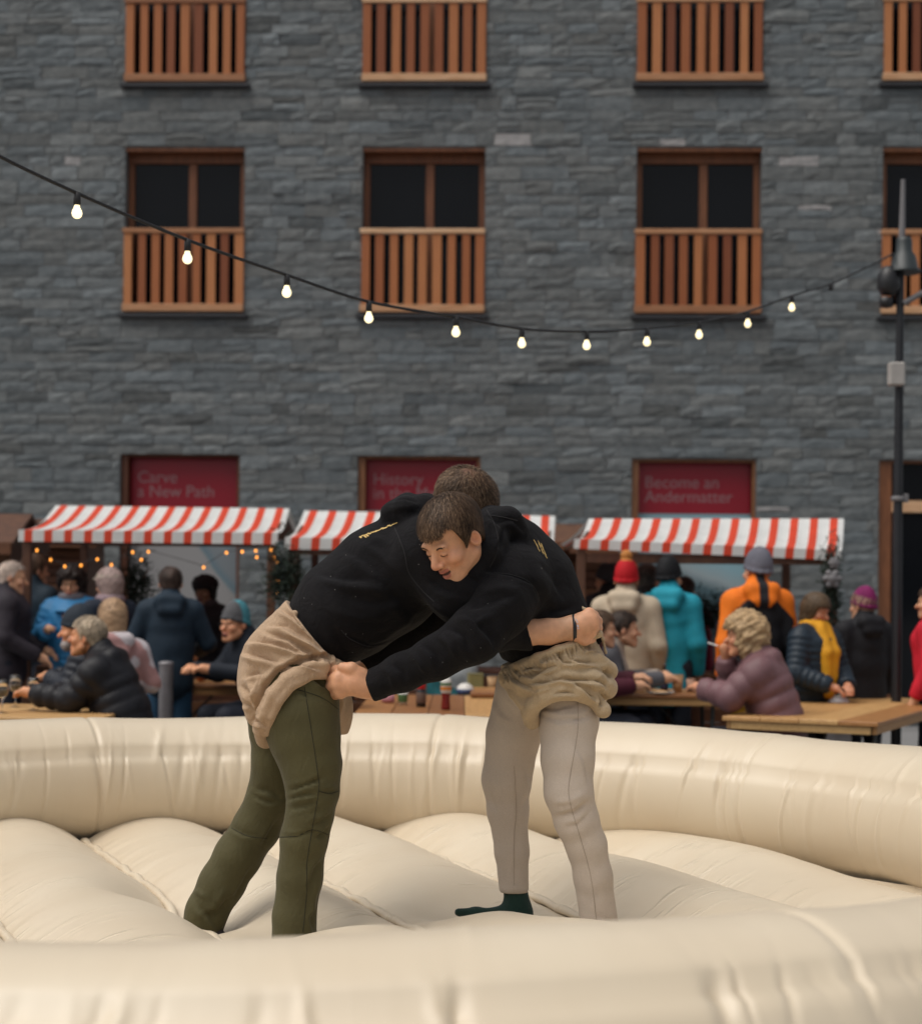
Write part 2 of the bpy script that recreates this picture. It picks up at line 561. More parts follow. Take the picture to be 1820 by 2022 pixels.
def m_slate():
    m, t, b = nt('slate')
    a = N(t, 'ShaderNodeVertexColor', layer_name='col')
    v = coords(t)
    f = noise(t, v, 11, 7, 0.65); f2 = noise(t, v, 55, 4, 0.6); f3 = noise(t, coords(t, (1, 1, 6)), 7, 5, 0.6)
    c = mixc(t, 1.0, a.outputs[0], ramp(t, f, [(0.25, (0.68, 0.70, 0.70)), (0.55, (1, 1, 1)), (0.8, (1.25, 1.2, 1.15))]).outputs[0], 'MULTIPLY')
    c = mixc(t, 0.5, c, ramp(t, f3, [(0.35, (0.75, 0.78, 0.78)), (0.7, (1.15, 1.12, 1.1))]).outputs[0], 'MULTIPLY')
    t.links.new(c, b.inputs['Base Color'])
    b.inputs['Roughness'].default_value = 0.7
    b.inputs['Specular IOR Level'].default_value = 0.35
    bump(t, b, f2, 0.5, 0.02)
    return m
M_slate = m_slate()
def stone_geo(u0, u1, z0, z1, g):
    w, hh = u1-u0, z1-z0
    nx = 4 if w > 0.28 else 3
    proud = g.uniform(0.010, 0.022)
    if g.random() < 0.03: proud += 0.02
    tilt, tip = g.uniform(-0.03, 0.03), g.uniform(-0.07, 0.04)
    V = []
    for j in range(3):
        for i in range(nx):
            fu, fz = i/(nx-1), j/2
            e = (i in (0, nx-1)) or (j in (0, 2))
            o = proud*(0.62 if e else 1.0)+g.uniform(-0.006, 0.006)+tilt*(fu-0.5)*0.3*w+tip*(fz-0.5)*hh
            V.append([u0+w*fu+(0 if e and i in (0, nx-1) else g.uniform(-0.02, 0.02))+g.uniform(-0.006, 0.006), -max(0.004, o), z0+hh*fz+(0 if j != 1 else g.uniform(-0.012, 0.012))+g.uniform(-0.006, 0.006)])
    F = [(j*nx+i, j*nx+i+1, (j+1)*nx+i+1, (j+1)*nx+i) for j in range(2) for i in range(nx-1)]
    per = list(range(nx))+[nx*2-1]+[nx*3-1-k for k in range(nx)]+[nx]
    b0 = len(V)
    for k in per: V.append([V[k][0], 0.01, V[k][2]])
    n = len(per)
    F += [(per[(k+1) % n], per[k], b0+k, b0+(k+1) % n) for k in range(n)]
    return V, F
def stone_tone(g):
    r = g.random()
    base = g.uniform(0.140, 0.190)
    if r < 0.006: return (0.34, 0.33, 0.33)
    if r < 0.10: base = g.uniform(0.19, 0.225)
    if r < 0.16 and r >= 0.10: base = g.uniform(0.095, 0.12)
    warm = g.uniform(-1, 1)
    return (base*(0.91+0.04*warm), base*1.0, base*(1.035-0.04*warm))
gs = np.random.default_rng(31)
stones = []
z = 0.0
while z < ZTOP-0.05:
    hh = gs.choice([0.10, 0.12, 0.135, 0.15, 0.17]); hh = min(hh, ZTOP-z)
    u = ULO-gs.uniform(0, 0.3)
    while u < UHI:
        w = gs.uniform(0.18, 0.60)
        u1 = u+w
        segs = [(u, u1)]
        for (a, b, z0, z1, kd, ci) in openings:
            if z0-0.02 < z+hh*0.5 < z1+0.02:
                ns = []
                for (p, q) in segs:
                    if q <= a or p >= b: ns.append((p, q))
                    else:
                        if p < a-0.05: ns.append((p, a))
                        if q > b+0.05: ns.append((b, q))
                segs = ns
        for (p, q) in segs:
            if q-p > 0.05:
                # now and then two thin stones share one course
                if hh > 0.145 and gs.random() < 0.2:
                    mz = z+hh*gs.uniform(0.4, 0.6)
                    stones += [(p, q, z, mz), (p, q, mz, z+hh)]
                else: stones.append((p, q, z, z+hh))
        u = u1
    z += hh
vis = []
for i, (a, b, z0, z1) in enumerate(stones):
    p = px_of(W_O+W_U*((a+b)/2)+np.array([0, 0, (z0+z1)/2]))
    if 10 < p[0] < 1810 and 5 < p[1] < 985: vis.append(((b-a)*(z1-z0), i))
vis.sort(reverse=True)
big = {i for _, i in vis[:298]}
rv, rf, rc = [], [], []
J = 0.004
for i, (a, b, z0, z1) in enumerate(stones):
    V, F = stone_geo(a+J, b-J, z0+J, z1-J, gs)
    tn = stone_tone(gs)
    if i in big:
        me = bpy.data.meshes.new('stone'); me.from_pydata(V, [], F)
        ca = me.color_attributes.new('col', 'FLOAT_COLOR', 'POINT')
        ca.data.foreach_set('color', np.tile(np.array([*tn, 1], np.float32), len(V)))
        link_mesh('stone', me, M_slate, wall)
    else:
        o_ = len(rv); rv += V; rf += [tuple(k+o_ for k in q) for q in F]; rc += [tn]*len(V)
me = bpy.data.meshes.new('stonework'); me.from_pydata(rv, [], rf)
ca = me.color_attributes.new('col', 'FLOAT_COLOR', 'POINT')
ca.data.foreach_set('color', np.concatenate([np.array(rc, np.float32), np.ones((len(rc), 1), np.float32)], 1).ravel())
tag(link_mesh('stonework', me, M_slate, wall), kind='stuff')

# windows and balcony railings
M_frame = m_wood('larch_frame', (0.10, 0.032, 0.011), (0.20, 0.068, 0.024), (3, 3, 0.5), 0.55)
M_slat = m_wood('larch_slat', (0.25, 0.062, 0.016), (0.48, 0.175, 0.054), (9, 9, 0.5), 0.6)
M_rail = m_wood('larch_rail', (0.42, 0.19, 0.075), (0.62, 0.37, 0.21), (0.5, 6, 6), 0.6)
M_pane = m_plain('window_glass', (0.006, 0.007, 0.009), 0.06, 0.1, 2, spec=0.18)
M_sill = m_plain('sill_metal', (0.022, 0.022, 0.026), 0.5, 0.1, 4)
slat_me = {}
for (u0, u1, z0, z1, kd, ci) in openings:
    W = u1-u0
    if kd == 'balcony':
        win = MB()
        ft = 0.075
        yb0, yb1 = 0.16, 0.24
        win.box((u0, yb0, z1-0.16), (u1, yb1, z1), 0.006)
        win.box((u0, yb0, z0), (u0+ft, yb1, z1-0.162), 0.006)
        win.box((u1-ft, yb0, z0), (u1, yb1, z1-0.162), 0.006)
        um = u0+W*(0.545 if ci < 3 else 0.5)
        win.box((um-0.05, yb0+0.01, z0), (um+0.05, yb1-0.01, z1-0.164), 0.006)
        win.box((u0+0.001, 0.012, z1-0.05), (u1-0.001, yb0-0.002, z1-0.001), 0.004)
        w = win.build('window', M_frame, bld)
        for (pa, pb) in ((u0+ft, um-0.05), (um+0.05, u1-ft)):
            p = MB(); p.box((pa+0.003, 0.20, z0+0.05), (pb-0.003, 0.215, z1-0.166)); p.build('pane', M_pane, w)
        rl = MB()
        rz1 = z0+1.02; zb = z0+0.02
        rl.box((u0-0.02, -0.062, rz1-0.060), (u1+0.005, -0.005, rz1), 0.008)
        rail = rl.build('balcony_railing', M_rail, bld)
        p = MB(); p.box((u0-0.018, -0.064, zb), (u1+0.003, -0.004, zb+0.092), 0.008); p.build('bottom_rail', M_rail, rail)
        ns = 9
        for k in range(ns):
            uc = u0+0.045+(W-0.10)*k/(ns-1)+random.uniform(-0.007, 0.007)
            sw = random.uniform(0.090, 0.110)
            zz0, zz1 = zb+0.094, rz1-0.062
            key = round(zz1-zz0, 3)
            if key not in slat_me:
                b_ = MB(); b_.box((-0.5, -0.014, 0), (0.5, 0.014, zz1-zz0), 0.004); ob = b_.build('slat', M_slat, rail); slat_me[key] = ob.data
            else:
                ob = bpy.data.objects.new('slat', slat_me[key]); col.objects.link(ob); ob.parent = rail
            ob.location = (uc, -0.03, zz0); ob.scale = (sw, 1, 1)
        p = MB(); p.box((u0-0.06, -0.10, z0-0.055), (u1+0.06, 0.16, z0-0.008), 0.005); p.build('window_sill', M_sill, bld)

# ground-floor shop windows with posters
M_gframe = m_wood('shop_frame', (0.13, 0.045, 0.016), (0.26, 0.095, 0.035), (3, 3, 0.5), 0.5)
def m_poster(kind):
    m, t, b = nt('poster_picture')
    v = coords(t, (1, 1, 1), 'Generated')
    sx = N(t, 'ShaderNodeSeparateXYZ'); t.links.new(v, sx.inputs[0])
    f = noise(t, v, 3.0, 5)
    def math_(op, a, b_):
        n = N(t, 'ShaderNodeMath', operation=op)
        for i, q in enumerate((a, b_)):
            if hasattr(q, 'is_output'): t.links.new(q, n.inputs[i])
            else: n.inputs[i].default_value = q
        return n.outputs[0]
    X, Zc = sx.outputs[0], sx.outputs[2]
    if kind == 0:                                    # pale snow slope under a blue shadowed flank on the right
        e = math_('SUBTRACT', math_('ADD', math_('MULTIPLY', X, 0.75), Zc), math_('ADD', 1.22, math_('MULTIPLY', f, 0.12)))
        r = ramp(t, math_('ADD', math_('MULTIPLY', e, 6), 0.5), [(0.35, (0.30, 0.295, 0.295)), (0.5, (0.13, 0.20, 0.24)), (0.9, (0.20, 0.23, 0.25))])
    else:                                            # pale sky over a dark lake valley
        q = math_('ABSOLUTE', math_('SUBTRACT', X, 0.62), 0.0)
        e = math_('SUBTRACT', math_('ADD', Zc, math_('MULTIPLY', X, 0.22)), math_('ADD', 0.72, math_('MULTIPLY', f, 0.10)))
        r = ramp(t, math_('ADD', math_('MULTIPLY', e, 3), 0.5), [(0.1, (0.02, 0.03, 0.035)), (0.42, (0.06, 0.11, 0.13)), (0.62, (0.30, 0.36, 0.38)), (0.9, (0.24, 0.40, 0.46))])
    t.links.new(r.outputs[0], b.inputs['Base Color'])
    b.inputs['Roughness'].default_value = 0.35
    return m
M_red = m_plain('poster_red', (0.27, 0.004, 0.018), 0.35, 0.05, 2)
M_txt = m_plain('poster_lettering', (0.30, 0.16, 0.17), 0.5, 0.02, 2)
texts = [('Carve', 'a New Path'), ('History', 'in the Making'), ('Become an', 'Andermatter')]
for (u0, u1, z0, z1, kd, ci) in openings:
    if kd != 'ground': continue
    fr = MB()
    ft = 0.085 if ci < 3 else 0.16
    fr.box((u0, 0.05, z0), (u0+ft, 0.15, z1), 0.005); fr.box((u1-0.04, 0.05, z0), (u1, 0.15, z1), 0.005)
    fr.box((u0+ft+0.001, 0.05, z1-0.035), (u1-0.041, 0.15, z1), 0.005); fr.box((u0+ft+0.001, 0.05, z0), (u1-0.041, 0.15, z0+0.1), 0.005)
    w = fr.build('shop_window' if ci < 3 else 'shop_door', M_gframe, bld)
    if ci < 3:
        zr = z1-0.645
        p = MB(); p.box((u0+ft+0.002, 0.205, zr), (u1-0.042, 0.213, z1-0.037)); p.build('poster_header', M_red, w)
        p = MB(); p.box((u0+ft+0.002, 0.205, z0+0.102), (u1-0.042, 0.212, zr-0.004))
        p.build('poster', m_poster(0 if ci < 2 else 1), w)
        for li_, line in enumerate(texts[ci]):
            cu = bpy.data.curves.new('lettering', 'FONT')
            cu.body = line; cu.size = 0.20; cu.extrude = 0.001
            to = bpy.data.objects.new('tmp', cu); col.objects.link(to)
            dg = bpy.context.evaluated_depsgraph_get()
            me = bpy.data.meshes.new_from_object(to.evaluated_get(dg)); bpy.data.objects.remove(to)
            t_ = link_mesh('lettering', me, M_txt, w)
            t_.rotation_euler = (R(90), 0, 0); t_.location = (u0+ft+0.08, 0.203, z1-0.335-li_*0.172)
    else:
        zm = wall_uz(1800, 1000)[1]
        p = MB(); p.box((u0+ft+0.001, 0.04, zm-0.07), (u1-0.041, 0.152, zm+0.07), 0.006); p.build('crossbar', M_rail, w)
        p = MB(); p.box((u0+ft+0.002, 0.09, zm+0.072), (u1-0.042, 0.10, z1-0.037)); p.build('pane', M_pane, w)
        p = MB(); p.box((u0+ft+0.002, 0.09, z0+0.102), (u1-0.042, 0.10, zm-0.072)); p.build('pane', M_pane, w)

# ------------------------------------------------------------------ inflatable ring
RC, RR, RHO, RZ = np.array([-0.56, 5.87]), 2.74, 0.30, 0.67
FEET = {'A_far': at(400, 1850, 6.36), 'A_near': at(583, 1878, 6.02), 'B_far': at(1000, 1822, 6.42), 'B_near': at(1187, 1852, 6.10), 'B_toe': at(925, 1818, 6.39)}
def m_vinyl(seam_ang, stretched):
    m, t, b = nt('cream_vinyl')
    c = t.nodes.new('ShaderNodeTexCoord')
    f = noise(t, c.outputs['Object'], 2.2, 4)
    r = ramp(t, f, [(0.3, (0.60, 0.50, 0.365)), (0.7, (0.64, 0.55, 0.415))])
    t.links.new(r.outputs[0], b.inputs['Base Color'])
    rr = ramp(t, noise(t, c.outputs['Object'], 1.6, 2), [(0.3, (0.34,)*3), (0.7, (0.42,)*3)])
    t.links.new(rr.outputs[0], b.inputs['Roughness'])
    b.inputs['Specular IOR Level'].default_value = 0.6
    b.inputs['Sheen Weight'].default_value = 0.1
    if stretched:
        mp = N(t, 'ShaderNodeMapping'); mp.inputs['Rotation'].default_value = (0, 0, seam_ang); t.links.new(c.outputs['Object'], mp.inputs[0])
        mp2 = N(t, 'ShaderNodeMapping'); mp2.inputs['Scale'].default_value = (16, 2.0, 2.0); t.links.new(mp.outputs[0], mp2.inputs[0])
        n1 = noise(t, mp2.outputs[0], 1.0, 3, 0.6, 0.5)
        s = ramp(t, n1, [(0.55, (0, 0, 0)), (0.72, (1, 1, 1))])
        n2 = noise(t, c.outputs['Object'], 3.0, 2)
        k = mixc(t, 1.0, s.outputs[0], ramp(t, n2, [(0.45, (0.0,)*3), (0.65, (1,)*3)]).outputs[0], 'MULTIPLY')
        bump(t, b, k, 0.85, 0.012)
    else:
        uv = N(t, 'ShaderNodeUVMap')
        mp2 = N(t, 'ShaderNodeMapping'); mp2.inputs['Scale'].default_value = (420, 2.2, 1); t.links.new(c.outputs['UV'], mp2.inputs[0])
        n1 = noise(t, mp2.outputs[0], 1.0, 3, 0.55, 0.3)
        bump(t, b, n1, 0.10, 0.008)
    return m
ring = empty('inflatable_ring', (RC[0], RC[1], 0), 0, 'round cream inflatable wrestling ring with cushioned floor and fat tube wall', 'inflatable ring')
NP, NT = 3200, 60
ph = np.linspace(0, 2*np.pi, NP, endpoint=False)
th = np.linspace(0, 2*np.pi, NT, endpoint=False)
gw = np.random.default_rng(5)
PH, TH = np.meshgrid(ph, th, indexing='ij')
TI, TO = R(180-30), R(47)
def adist(a, b): return (a-b+np.pi) % (2*np.pi)-np.pi
dz = np.zeros_like(PH)
dz += 0.008*np.sin(PH*5+1)+0.006*np.sin(PH*11+2+TH)
for ts in (TI, TO, R(-90)):
    dz -= 0.016*np.exp(-(adist(TH, ts)/0.045)**2)
for k in range(560):
    p0 = gw.uniform(0, 2*np.pi); wd = gw.uniform(0.0022, 0.0075); am = gw.uniform(0.003, 0.009)*(1 if gw.random() < 0.3 else -1)
    ts = TI if gw.random() < 0.62 else TO
    ext = gw.uniform(0.35, 1.25); sk = gw.uniform(-0.03, 0.03)
    a = adist(TH, ts); side = 1 if gw.random() < 0.92 else -1
    if ts == TO: side = -1; ext *= 0.45
    env = np.exp(-(a/ext)**2)*np.where(a*side > -0.06, 1, 0.15)
    ii = np.abs(adist(ph, p0)) < 0.12
    dz[ii] += am*np.exp(-(adist(PH[ii]+sk*a[ii], p0)/wd)**2)*env[ii]
for k in range(10):
    p0 = 2*np.pi*k/10+0.14
    dz -= 0.007*np.exp(-(adist(PH, p0)/0.005)**2)
    dz += 0.006*np.exp(-(adist(PH, p0)/0.05)**2)
rho = RHO+dz
rad = RR+rho*np.cos(TH)
V = np.stack([rad*np.cos(PH), rad*np.sin(PH), RZ+rho*np.sin(TH)], -1).reshape(-1, 3)
ii = np.arange(NP*NT).reshape(NP, NT)
i1 = np.roll(ii, -1, 0)
Q = np.stack([ii, i1, np.roll(i1, -1, 1), np.roll(ii, -1, 1)], -1).reshape(-1, 4)
M_tube = m_vinyl(0, False)
tb = mesh_np('tube_wall', V, Q, M_tube, ring)
uvl = tb.data.uv_layers.new(name='UVMap')
li = np.empty(len(tb.data.loops), np.int32); tb.data.loops.foreach_get('vertex_index', li)
uvs = np.stack([(li//NT)/NP, (li % NT)/NT], -1).astype(np.float32)
uvl.data.foreach_set('uv', uvs.ravel())
mb = MB()
n = 160
for k in range(n):
    pass
ring_pts = [(RR*math.cos(2*math.pi*k/n), RR*math.sin(2*math.pi*k/n), 0.20) for k in range(n+1)]
mb.tube(ring_pts, 0.205, 16, cap=False)
mb.build('base_tube', M_tube, ring)

S_H = np.array([0.39, -0.92]); S_H /= np.linalg.norm(S_H); T_H = np.array([-S_H[1], S_H[0]])
PER, T0 = 0.665, 2.24
M_floor = m_vinyl(-math.atan2(S_H[1], S_H[0]), True)
def floor_z(XY):
    t = (XY @ T_H-T0)/PER; s_ = XY @ S_H
    tau = t-np.floor(t)
    kk = np.floor(t)
    hgt = 0.135+0.012*np.sin(kk*2.1)
    prof = np.clip(np.sin(np.pi*tau), 0, 1)**0.80
    z = 0.400+(hgt+0.014*np.sin(s_*2.3+kk*1.7)+0.007*np.sin(s_*5.1+kk))*prof
    # puckers that run in from the seams
    edge = np.exp(-(np.minimum(tau, 1-tau)/0.20)**2)*np.clip(np.minimum(tau, 1-tau)/0.04, 0, 1)
    for q, (fr, am) in enumerate(((23, 0.0025), (41, 0.0022), (67, 0.0015))):
        z += am*edge*np.sin(s_*fr+kk*3+1.5*np.sin(s_*(4+q)+tau*5)+q)
    for k_, p in FEET.items():
        r = np.linalg.norm(XY-p[:2], axis=-1)
        w = np.exp(-(r/0.24)**2.2)
        z = z*(1-w)+(p[2]-0.012)*w
    r = np.linalg.norm(XY-RC, axis=-1)
    return z
RIM = 2.53
for k in range(-14, 14):
    t0, t1 = T0+k*PER, T0+(k+1)*PER
    tc = float(RC @ T_H); sc = float(RC @ S_H)
    nt_, ns_ = 40, 330
    tt = np.linspace(t0, t1, nt_); 
    if t1 < tc-RIM or t0 > tc+RIM: continue
    half = np.sqrt(np.clip(RIM**2-(tt-tc)**2, 0, None))
    if half.max() < 0.05: continue
    su = np.linspace(-1, 1, ns_)
    Sg = sc+half[:, None]*su[None, :]; Tg = np.repeat(tt[:, None], ns_, 1)
    XY = Tg[..., None]*T_H+Sg[..., None]*S_H
    Z = floor_z(np.clip(Tg, t0+1e-5, t1-1e-5)[..., None]*T_H+Sg[..., None]*S_H)
    V = np.concatenate([XY-RC, Z[..., None]], -1).reshape(-1, 3)
    ii = np.arange(nt_*ns_).reshape(nt_, ns_)
    Q = np.stack([ii[:-1, :-1], ii[:-1, 1:], ii[1:, 1:], ii[1:, :-1]], -1).reshape(-1, 4)
    mesh_np('floor_cushion', V, Q, M_floor, ring)
    if abs(t0-tc) < RIM-0.1:
        hh = math.sqrt(RIM**2-(t0-tc)**2)
        pts = []
        for s_ in np.linspace(sc-hh, sc+hh, 90):
            xy = t0*T_H+s_*S_H
            zz = float(floor_z(np.array([xy+T_H*1e-4]))[0])
            q = xy-RC
            pts.append((q[0]+0.004*math.sin(s_*23), q[1], zz+0.020+0.004*math.sin(s_*31)))
        p = MB(); p.tube(pts, [0.017+0.002*math.sin(i*1.3) for i in range(len(pts))], 8); p.build('seam_piping', M_floor, ring)
# ================================================================== PEOPLE: shared head, hair and hand builders
SKIN = np.array([0.60, 0.325, 0.195])
M_skin = m_attr('skin', 'col', 0.5, 0.4, 0.12, 160, 0.2, 0.16, 28)
M_hair = m_attr('hair', 'col', 0.5, 0.22, 0.0, 0, 0, 0.25, 120)

def head_sdf(jaw_open=0.0, neck=True, detail=True):
    s = SDF()
    s.ell((0, -0.012, 0.030), (0.075, 0.096, 0.085), k=0.0)
    s.ell((0, 0.028, -0.042), (0.058, 0.062, 0.074), k=0.03)
    s.ell((0, 0.070, -0.106), (0.024, 0.020, 0.018), k=0.03)
    for sg in (-1, 1):
        s.cone((sg*0.056, -0.004, -0.058), (sg*0.022, 0.066, -0.106), 0.019, 0.016, 0.025)
        s.ell((sg*0.045, 0.059, -0.031), (0.025, 0.024, 0.021), k=0.02)
    if detail:
        s.cone((-0.042, 0.078, 0.017), (0.042, 0.078, 0.017), 0.011, 0.011, 0.016)
        for sg in (-1, 1):
            s.ell((sg*0.032, 0.098, -0.004), (0.019, 0.018, 0.011), k=0.012, op='s')
            s.ell((sg*0.032, 0.0745, -0.005), (0.015, 0.014, 0.011), k=0.004)
        s.cone((0, 0.085, 0.004), (0, 0.107, -0.035), 0.0095, 0.0135, 0.014)
        for sg in (-1, 1): s.ell((sg*0.0145, 0.097, -0.040), (0.010, 0.011, 0.009), k=0.007)
        s.cone((-0.023, 0.083, -0.062), (0, 0.0935, -0.065), 0.0055, 0.0075, 0.008); s.cone((0, 0.0935, -0.065), (0.023, 0.083, -0.062), 0.0075, 0.0055, 0.008)
        s.cone((-0.020, 0.082, -0.080), (0, 0.086, -0.087), 0.007, 0.008, 0.010); s.cone((0, 0.086, -0.087), (0.020, 0.082, -0.080), 0.008, 0.007, 0.010)
        s.cone((-0.028, 0.086, -0.067), (0, 0.101, -0.076), 0.0034, 0.0055, 0.003, op='s'); s.cone((0, 0.101, -0.076), (0.028, 0.086, -0.067), 0.0055, 0.0034, 0.003, op='s')
    else:
        s.cone((0, 0.082, 0.002), (0, 0.112, -0.036), 0.010, 0.014, 0.012)
        s.cone((-0.04, 0.076, 0.017), (0.04, 0.076, 0.017), 0.011, 0.011, 0.016)
        for sg in (-1, 1): s.ell((sg*0.032, 0.098, -0.005), (0.018, 0.02, 0.012), k=0.012, op='s')
        s.cone((-0.018, 0.088, -0.074), (0.018, 0.088, -0.074), 0.009, 0.009, 0.01)
    for sg in (-1, 1):
        Mx = Matrix.Rotation(sg*R(22), 3, 'Z') @ Matrix.Rotation(R(-12), 3, 'X')
        Mx = np.array(Mx)
        s.ell((sg*0.081, -0.014, -0.010), (0.0085, 0.020, 0.032), Mx, k=0.005)
        if detail: s.ell((sg*0.091, -0.009, -0.011), (0.012, 0.012, 0.021), Mx, k=0.002, op='s')
    if neck: s.cone((0, -0.022, -0.06), (0, -0.045, -0.185), 0.056, 0.062, 0.03)
    return s
def skin_cols(L, tone=SKIN):
    c = np.tile(np.array(tone), (len(L), 1))
    x, y, z = L.T
    def g(cx, cy, cz, r): return np.exp(-(((np.abs(x)-cx)/r)**2+((y-cy)/r)**2+((z-cz)/r)**2))
    red = 0.55*g(0.045, 0.065, -0.035, 0.03)+0.8*g(0, 0.11, -0.04, 0.02)+0.6*g(0.083, -0.014, -0.01, 0.03)
    c = c*(1-red[:, None]*np.array([0.0, 0.24, 0.22]))
    lip = (np.abs(x) < 0.025) & (y > 0.076) & (z < -0.059+0.004*np.abs(x)/0.025) & (z > -0.094+(x/0.025)**2*0.012)
    c[lip] = np.array([0.42, 0.155, 0.115])*(np.array(tone)/SKIN)
    mouth = (np.abs(x) < 0.025) & (y > 0.07) & (np.abs(z+0.076-(x/0.028)**2*0.009) < 0.0042)
    c[mouth] = (0.05, 0.015, 0.012)
    return c
def frame(f, roll=0.0):
    f = np.array(f, float); f /= np.linalg.norm(f)
    u = np.array([0, 0, 1.0]); u = u-(u @ f)*f; u /= np.linalg.norm(u)
    r = np.cross(f, u)
    cr, sr = math.cos(roll), math.sin(roll)
    return np.stack([r*cr+u*sr, f, u*cr-r*sr], 1)             # columns right, forward, up
def hair_shell(yz, tfront=0.012, h=0.004, extra=None):
    s = SDF()
    s.ell((0, -0.014, 0.034), (0.075+tfront*0.9, 0.096+tfront, 0.085+tfront*1.1), k=0)
    s.ell((0, -0.055, -0.02), (0.066, 0.052, 0.065), k=0.03)
    if extra: extra(s)
    ys = [q[0] for q in yz]; zz = [q[1] for q in yz]
    s.cut(lambda X, Y, Z: np.interp(Y, ys, zz)-Z+0*X, k=0.012)
    return s.mesh(h)
def strands(V, Q, n, Lr, w, tones, grav, seed, whorl=(0.008, -0.055, 0.115), lift=0.003, gmix=0.25, jit=0.10, stop=None):
    g = np.random.default_rng(seed)
    nr = normals(V, Q)
    i = g.integers(0, len(V), n)
    p = V[i]-nr[i]*0.003; nn = nr[i]
    L = g.uniform(*Lr, n)
    C0 = np.array((0, -0.014, 0.034)); RD = np.array((0.087, 0.108, 0.098))
    pts = [p]; dirs = []
    d = p-np.array(whorl); d += g.normal(size=d.shape)*0.012+0.030*np.stack([wob(p, 60, seed+q_) for q_ in (1, 2, 3)], -1)
    S = 4
    for j in range(S):
        gr = (pts[-1]-C0)/RD**2; gr /= np.linalg.norm(gr, axis=1, keepdims=True)
        d = d/np.linalg.norm(d, axis=1, keepdims=True)
        d = d+gmix*np.array(grav)+g.normal(size=d.shape)*jit
        d = d-(d*gr).sum(1, keepdims=True)*gr*0.92
        d = d/np.linalg.norm(d, axis=1, keepdims=True)
        q = pts[-1]+d*(L/S)[:, None]
        e = np.sqrt((((q-C0)/RD)**2).sum(1))
        q2 = C0+(q-C0)/e[:, None]
        on = (q[:, 2] > -0.02)
        qq = np.where(on[:, None], q2+gr*(lift+0.0022*j*g.uniform(0, 1, n))[:, None], q)
        if stop is not None:
            lim = np.interp(qq[:, 1], [q_[0] for q_ in stop], [q_[1] for q_ in stop])-g.uniform(0.0, 0.012, n)+0.014*wob(p, 110, seed+8)+0.010*wob(p, 260, seed+9)
            qq = np.where((qq[:, 2] < lim)[:, None], pts[-1]+d*0.0008, qq)
        pts.append(qq); dirs.append(d)
    dirs.append(dirs[-1])
    Vs, Fs, Cs = [], [], []
    tn = np.array(tones)[g.integers(0, len(tones), n)]*g.uniform(0.75, 1.25, (n, 1))*np.clip(1+0.75*wob(p, 75, seed+5)+0.4*wob(p, 170, seed+6), 0.3, 2.2)[:, None]
    base = 0
    side = []
    for j in range(S+1):
        gr = (pts[j]-C0)/RD**2; gr /= np.linalg.norm(gr, axis=1, keepdims=True)
        sd = np.cross(dirs[j], gr); sd /= (np.linalg.norm(sd, axis=1, keepdims=True)+1e-9)
        ww = w*(1.0 if j < S else 0.15)*(0.6 if j == 0 else 1)
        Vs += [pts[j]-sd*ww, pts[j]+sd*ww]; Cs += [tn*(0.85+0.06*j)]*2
    Vall = np.concatenate(Vs); Call = np.concatenate(Cs)
    k = np.arange(n)
    for j in range(S):
        a = 2*j*n+k; b = (2*j+1)*n+k; c = (2*j+3)*n+k; dd = (2*j+2)*n+k
        Fs.append(np.stack([a, b, c, dd], -1))
    return Vall, np.concatenate(Fs), Call

class Parts:
    def __init__(s): s.V, s.Q, s.C, s.n = [], [], [], 0
    def add(s, V, Q, C):
        C = np.tile(np.array(C, float), (len(V), 1)) if np.ndim(C) == 1 else C
        s.V.append(V); s.Q.append(Q+s.n); s.C.append(C); s.n += len(V)
    def build(s, name, mat, parent):
        return mesh_np(name, np.concatenate(s.V), np.concatenate(s.Q), mat, parent, True, {'col': np.concatenate(s.C)})

HV, HQ = head_sdf().mesh(0.0032)
def put(L, c, M, sc=1.0): return np.asarray(c)+(L*sc) @ M.T
def ch(lst): return [(at(x, y, d), mpx(r, d)) for x, y, d, r in lst]
def plane_cut(s, p, n, k=0.006, rad=None):
    p = np.array(p, float); n = np.array(n, float)/np.linalg.norm(n)
    f = lambda X, Y, Z: (X-p[0])*n[0]+(Y-p[1])*n[1]+(Z-p[2])*n[2]
    if rad: s.cut(f, p-rad, p+rad, k)
    else: s.cut(f, k=k)
def imgdir(dx, dy):                                    # a direction in the picture plane (dy downwards) as a world vector
    v = C_R*dx-C_U*dy
    return v/np.linalg.norm(v)
def hole(s, x, y, rpx, d, dmax):                       # leg opening: removes a drum seen end-on, on the near side only
    c = at(x, y, d); r = mpx(rpx, d)
    s.cut(lambda X, Y, Z: np.minimum(r-np.sqrt((X-c[0])**2+(Z-c[2])**2)+0*Y, dmax-Y+0*X), k=0.01)
def rope(s, px, r, base, dmin=5.3, sink=0.3, k=0.016):
    pts = []
    last = None
    for (x, y) in px:
        d = base.hit(x, y, dmin)
        if d is None: d = last
        if d is None: continue
        last = d
        pts.append((x, y, d))
    out = []
    for (x, y, d) in pts: out.append((at(x, y, d+mpx(r, d)*sink), mpx(r, d)))
    if len(out) > 1: s.chain(out, k=k, k0=k)
    return s
def seam_line(base, px, name, mat, parent, r=0.0018, lift=0.0, sub=6):
    pts = catmull([np.array(q) for q in px], sub*2)
    out = []
    for (x, y) in pts:
        d = base.hit(x, y)
        if d: out.append(at(x, y, d-lift))
    if len(out) > 2:
        m_ = MB(); m_.tube(out, r, 5); return m_.build(name, mat, parent)
def Z1(*p): return [(417+x*0.4584, 891+y*0.4584) for x, y in p]
def Z2(*p): return [(1005+x*0.150, 1137.6+y*0.150) for x, y in p]
def Z3(*p): return [(455+x*0.1667, 1156.6+y*0.1667) for x, y in p]
def ZL(*p): return [(322+x*0.521, 1289+y*0.521) for x, y in p]

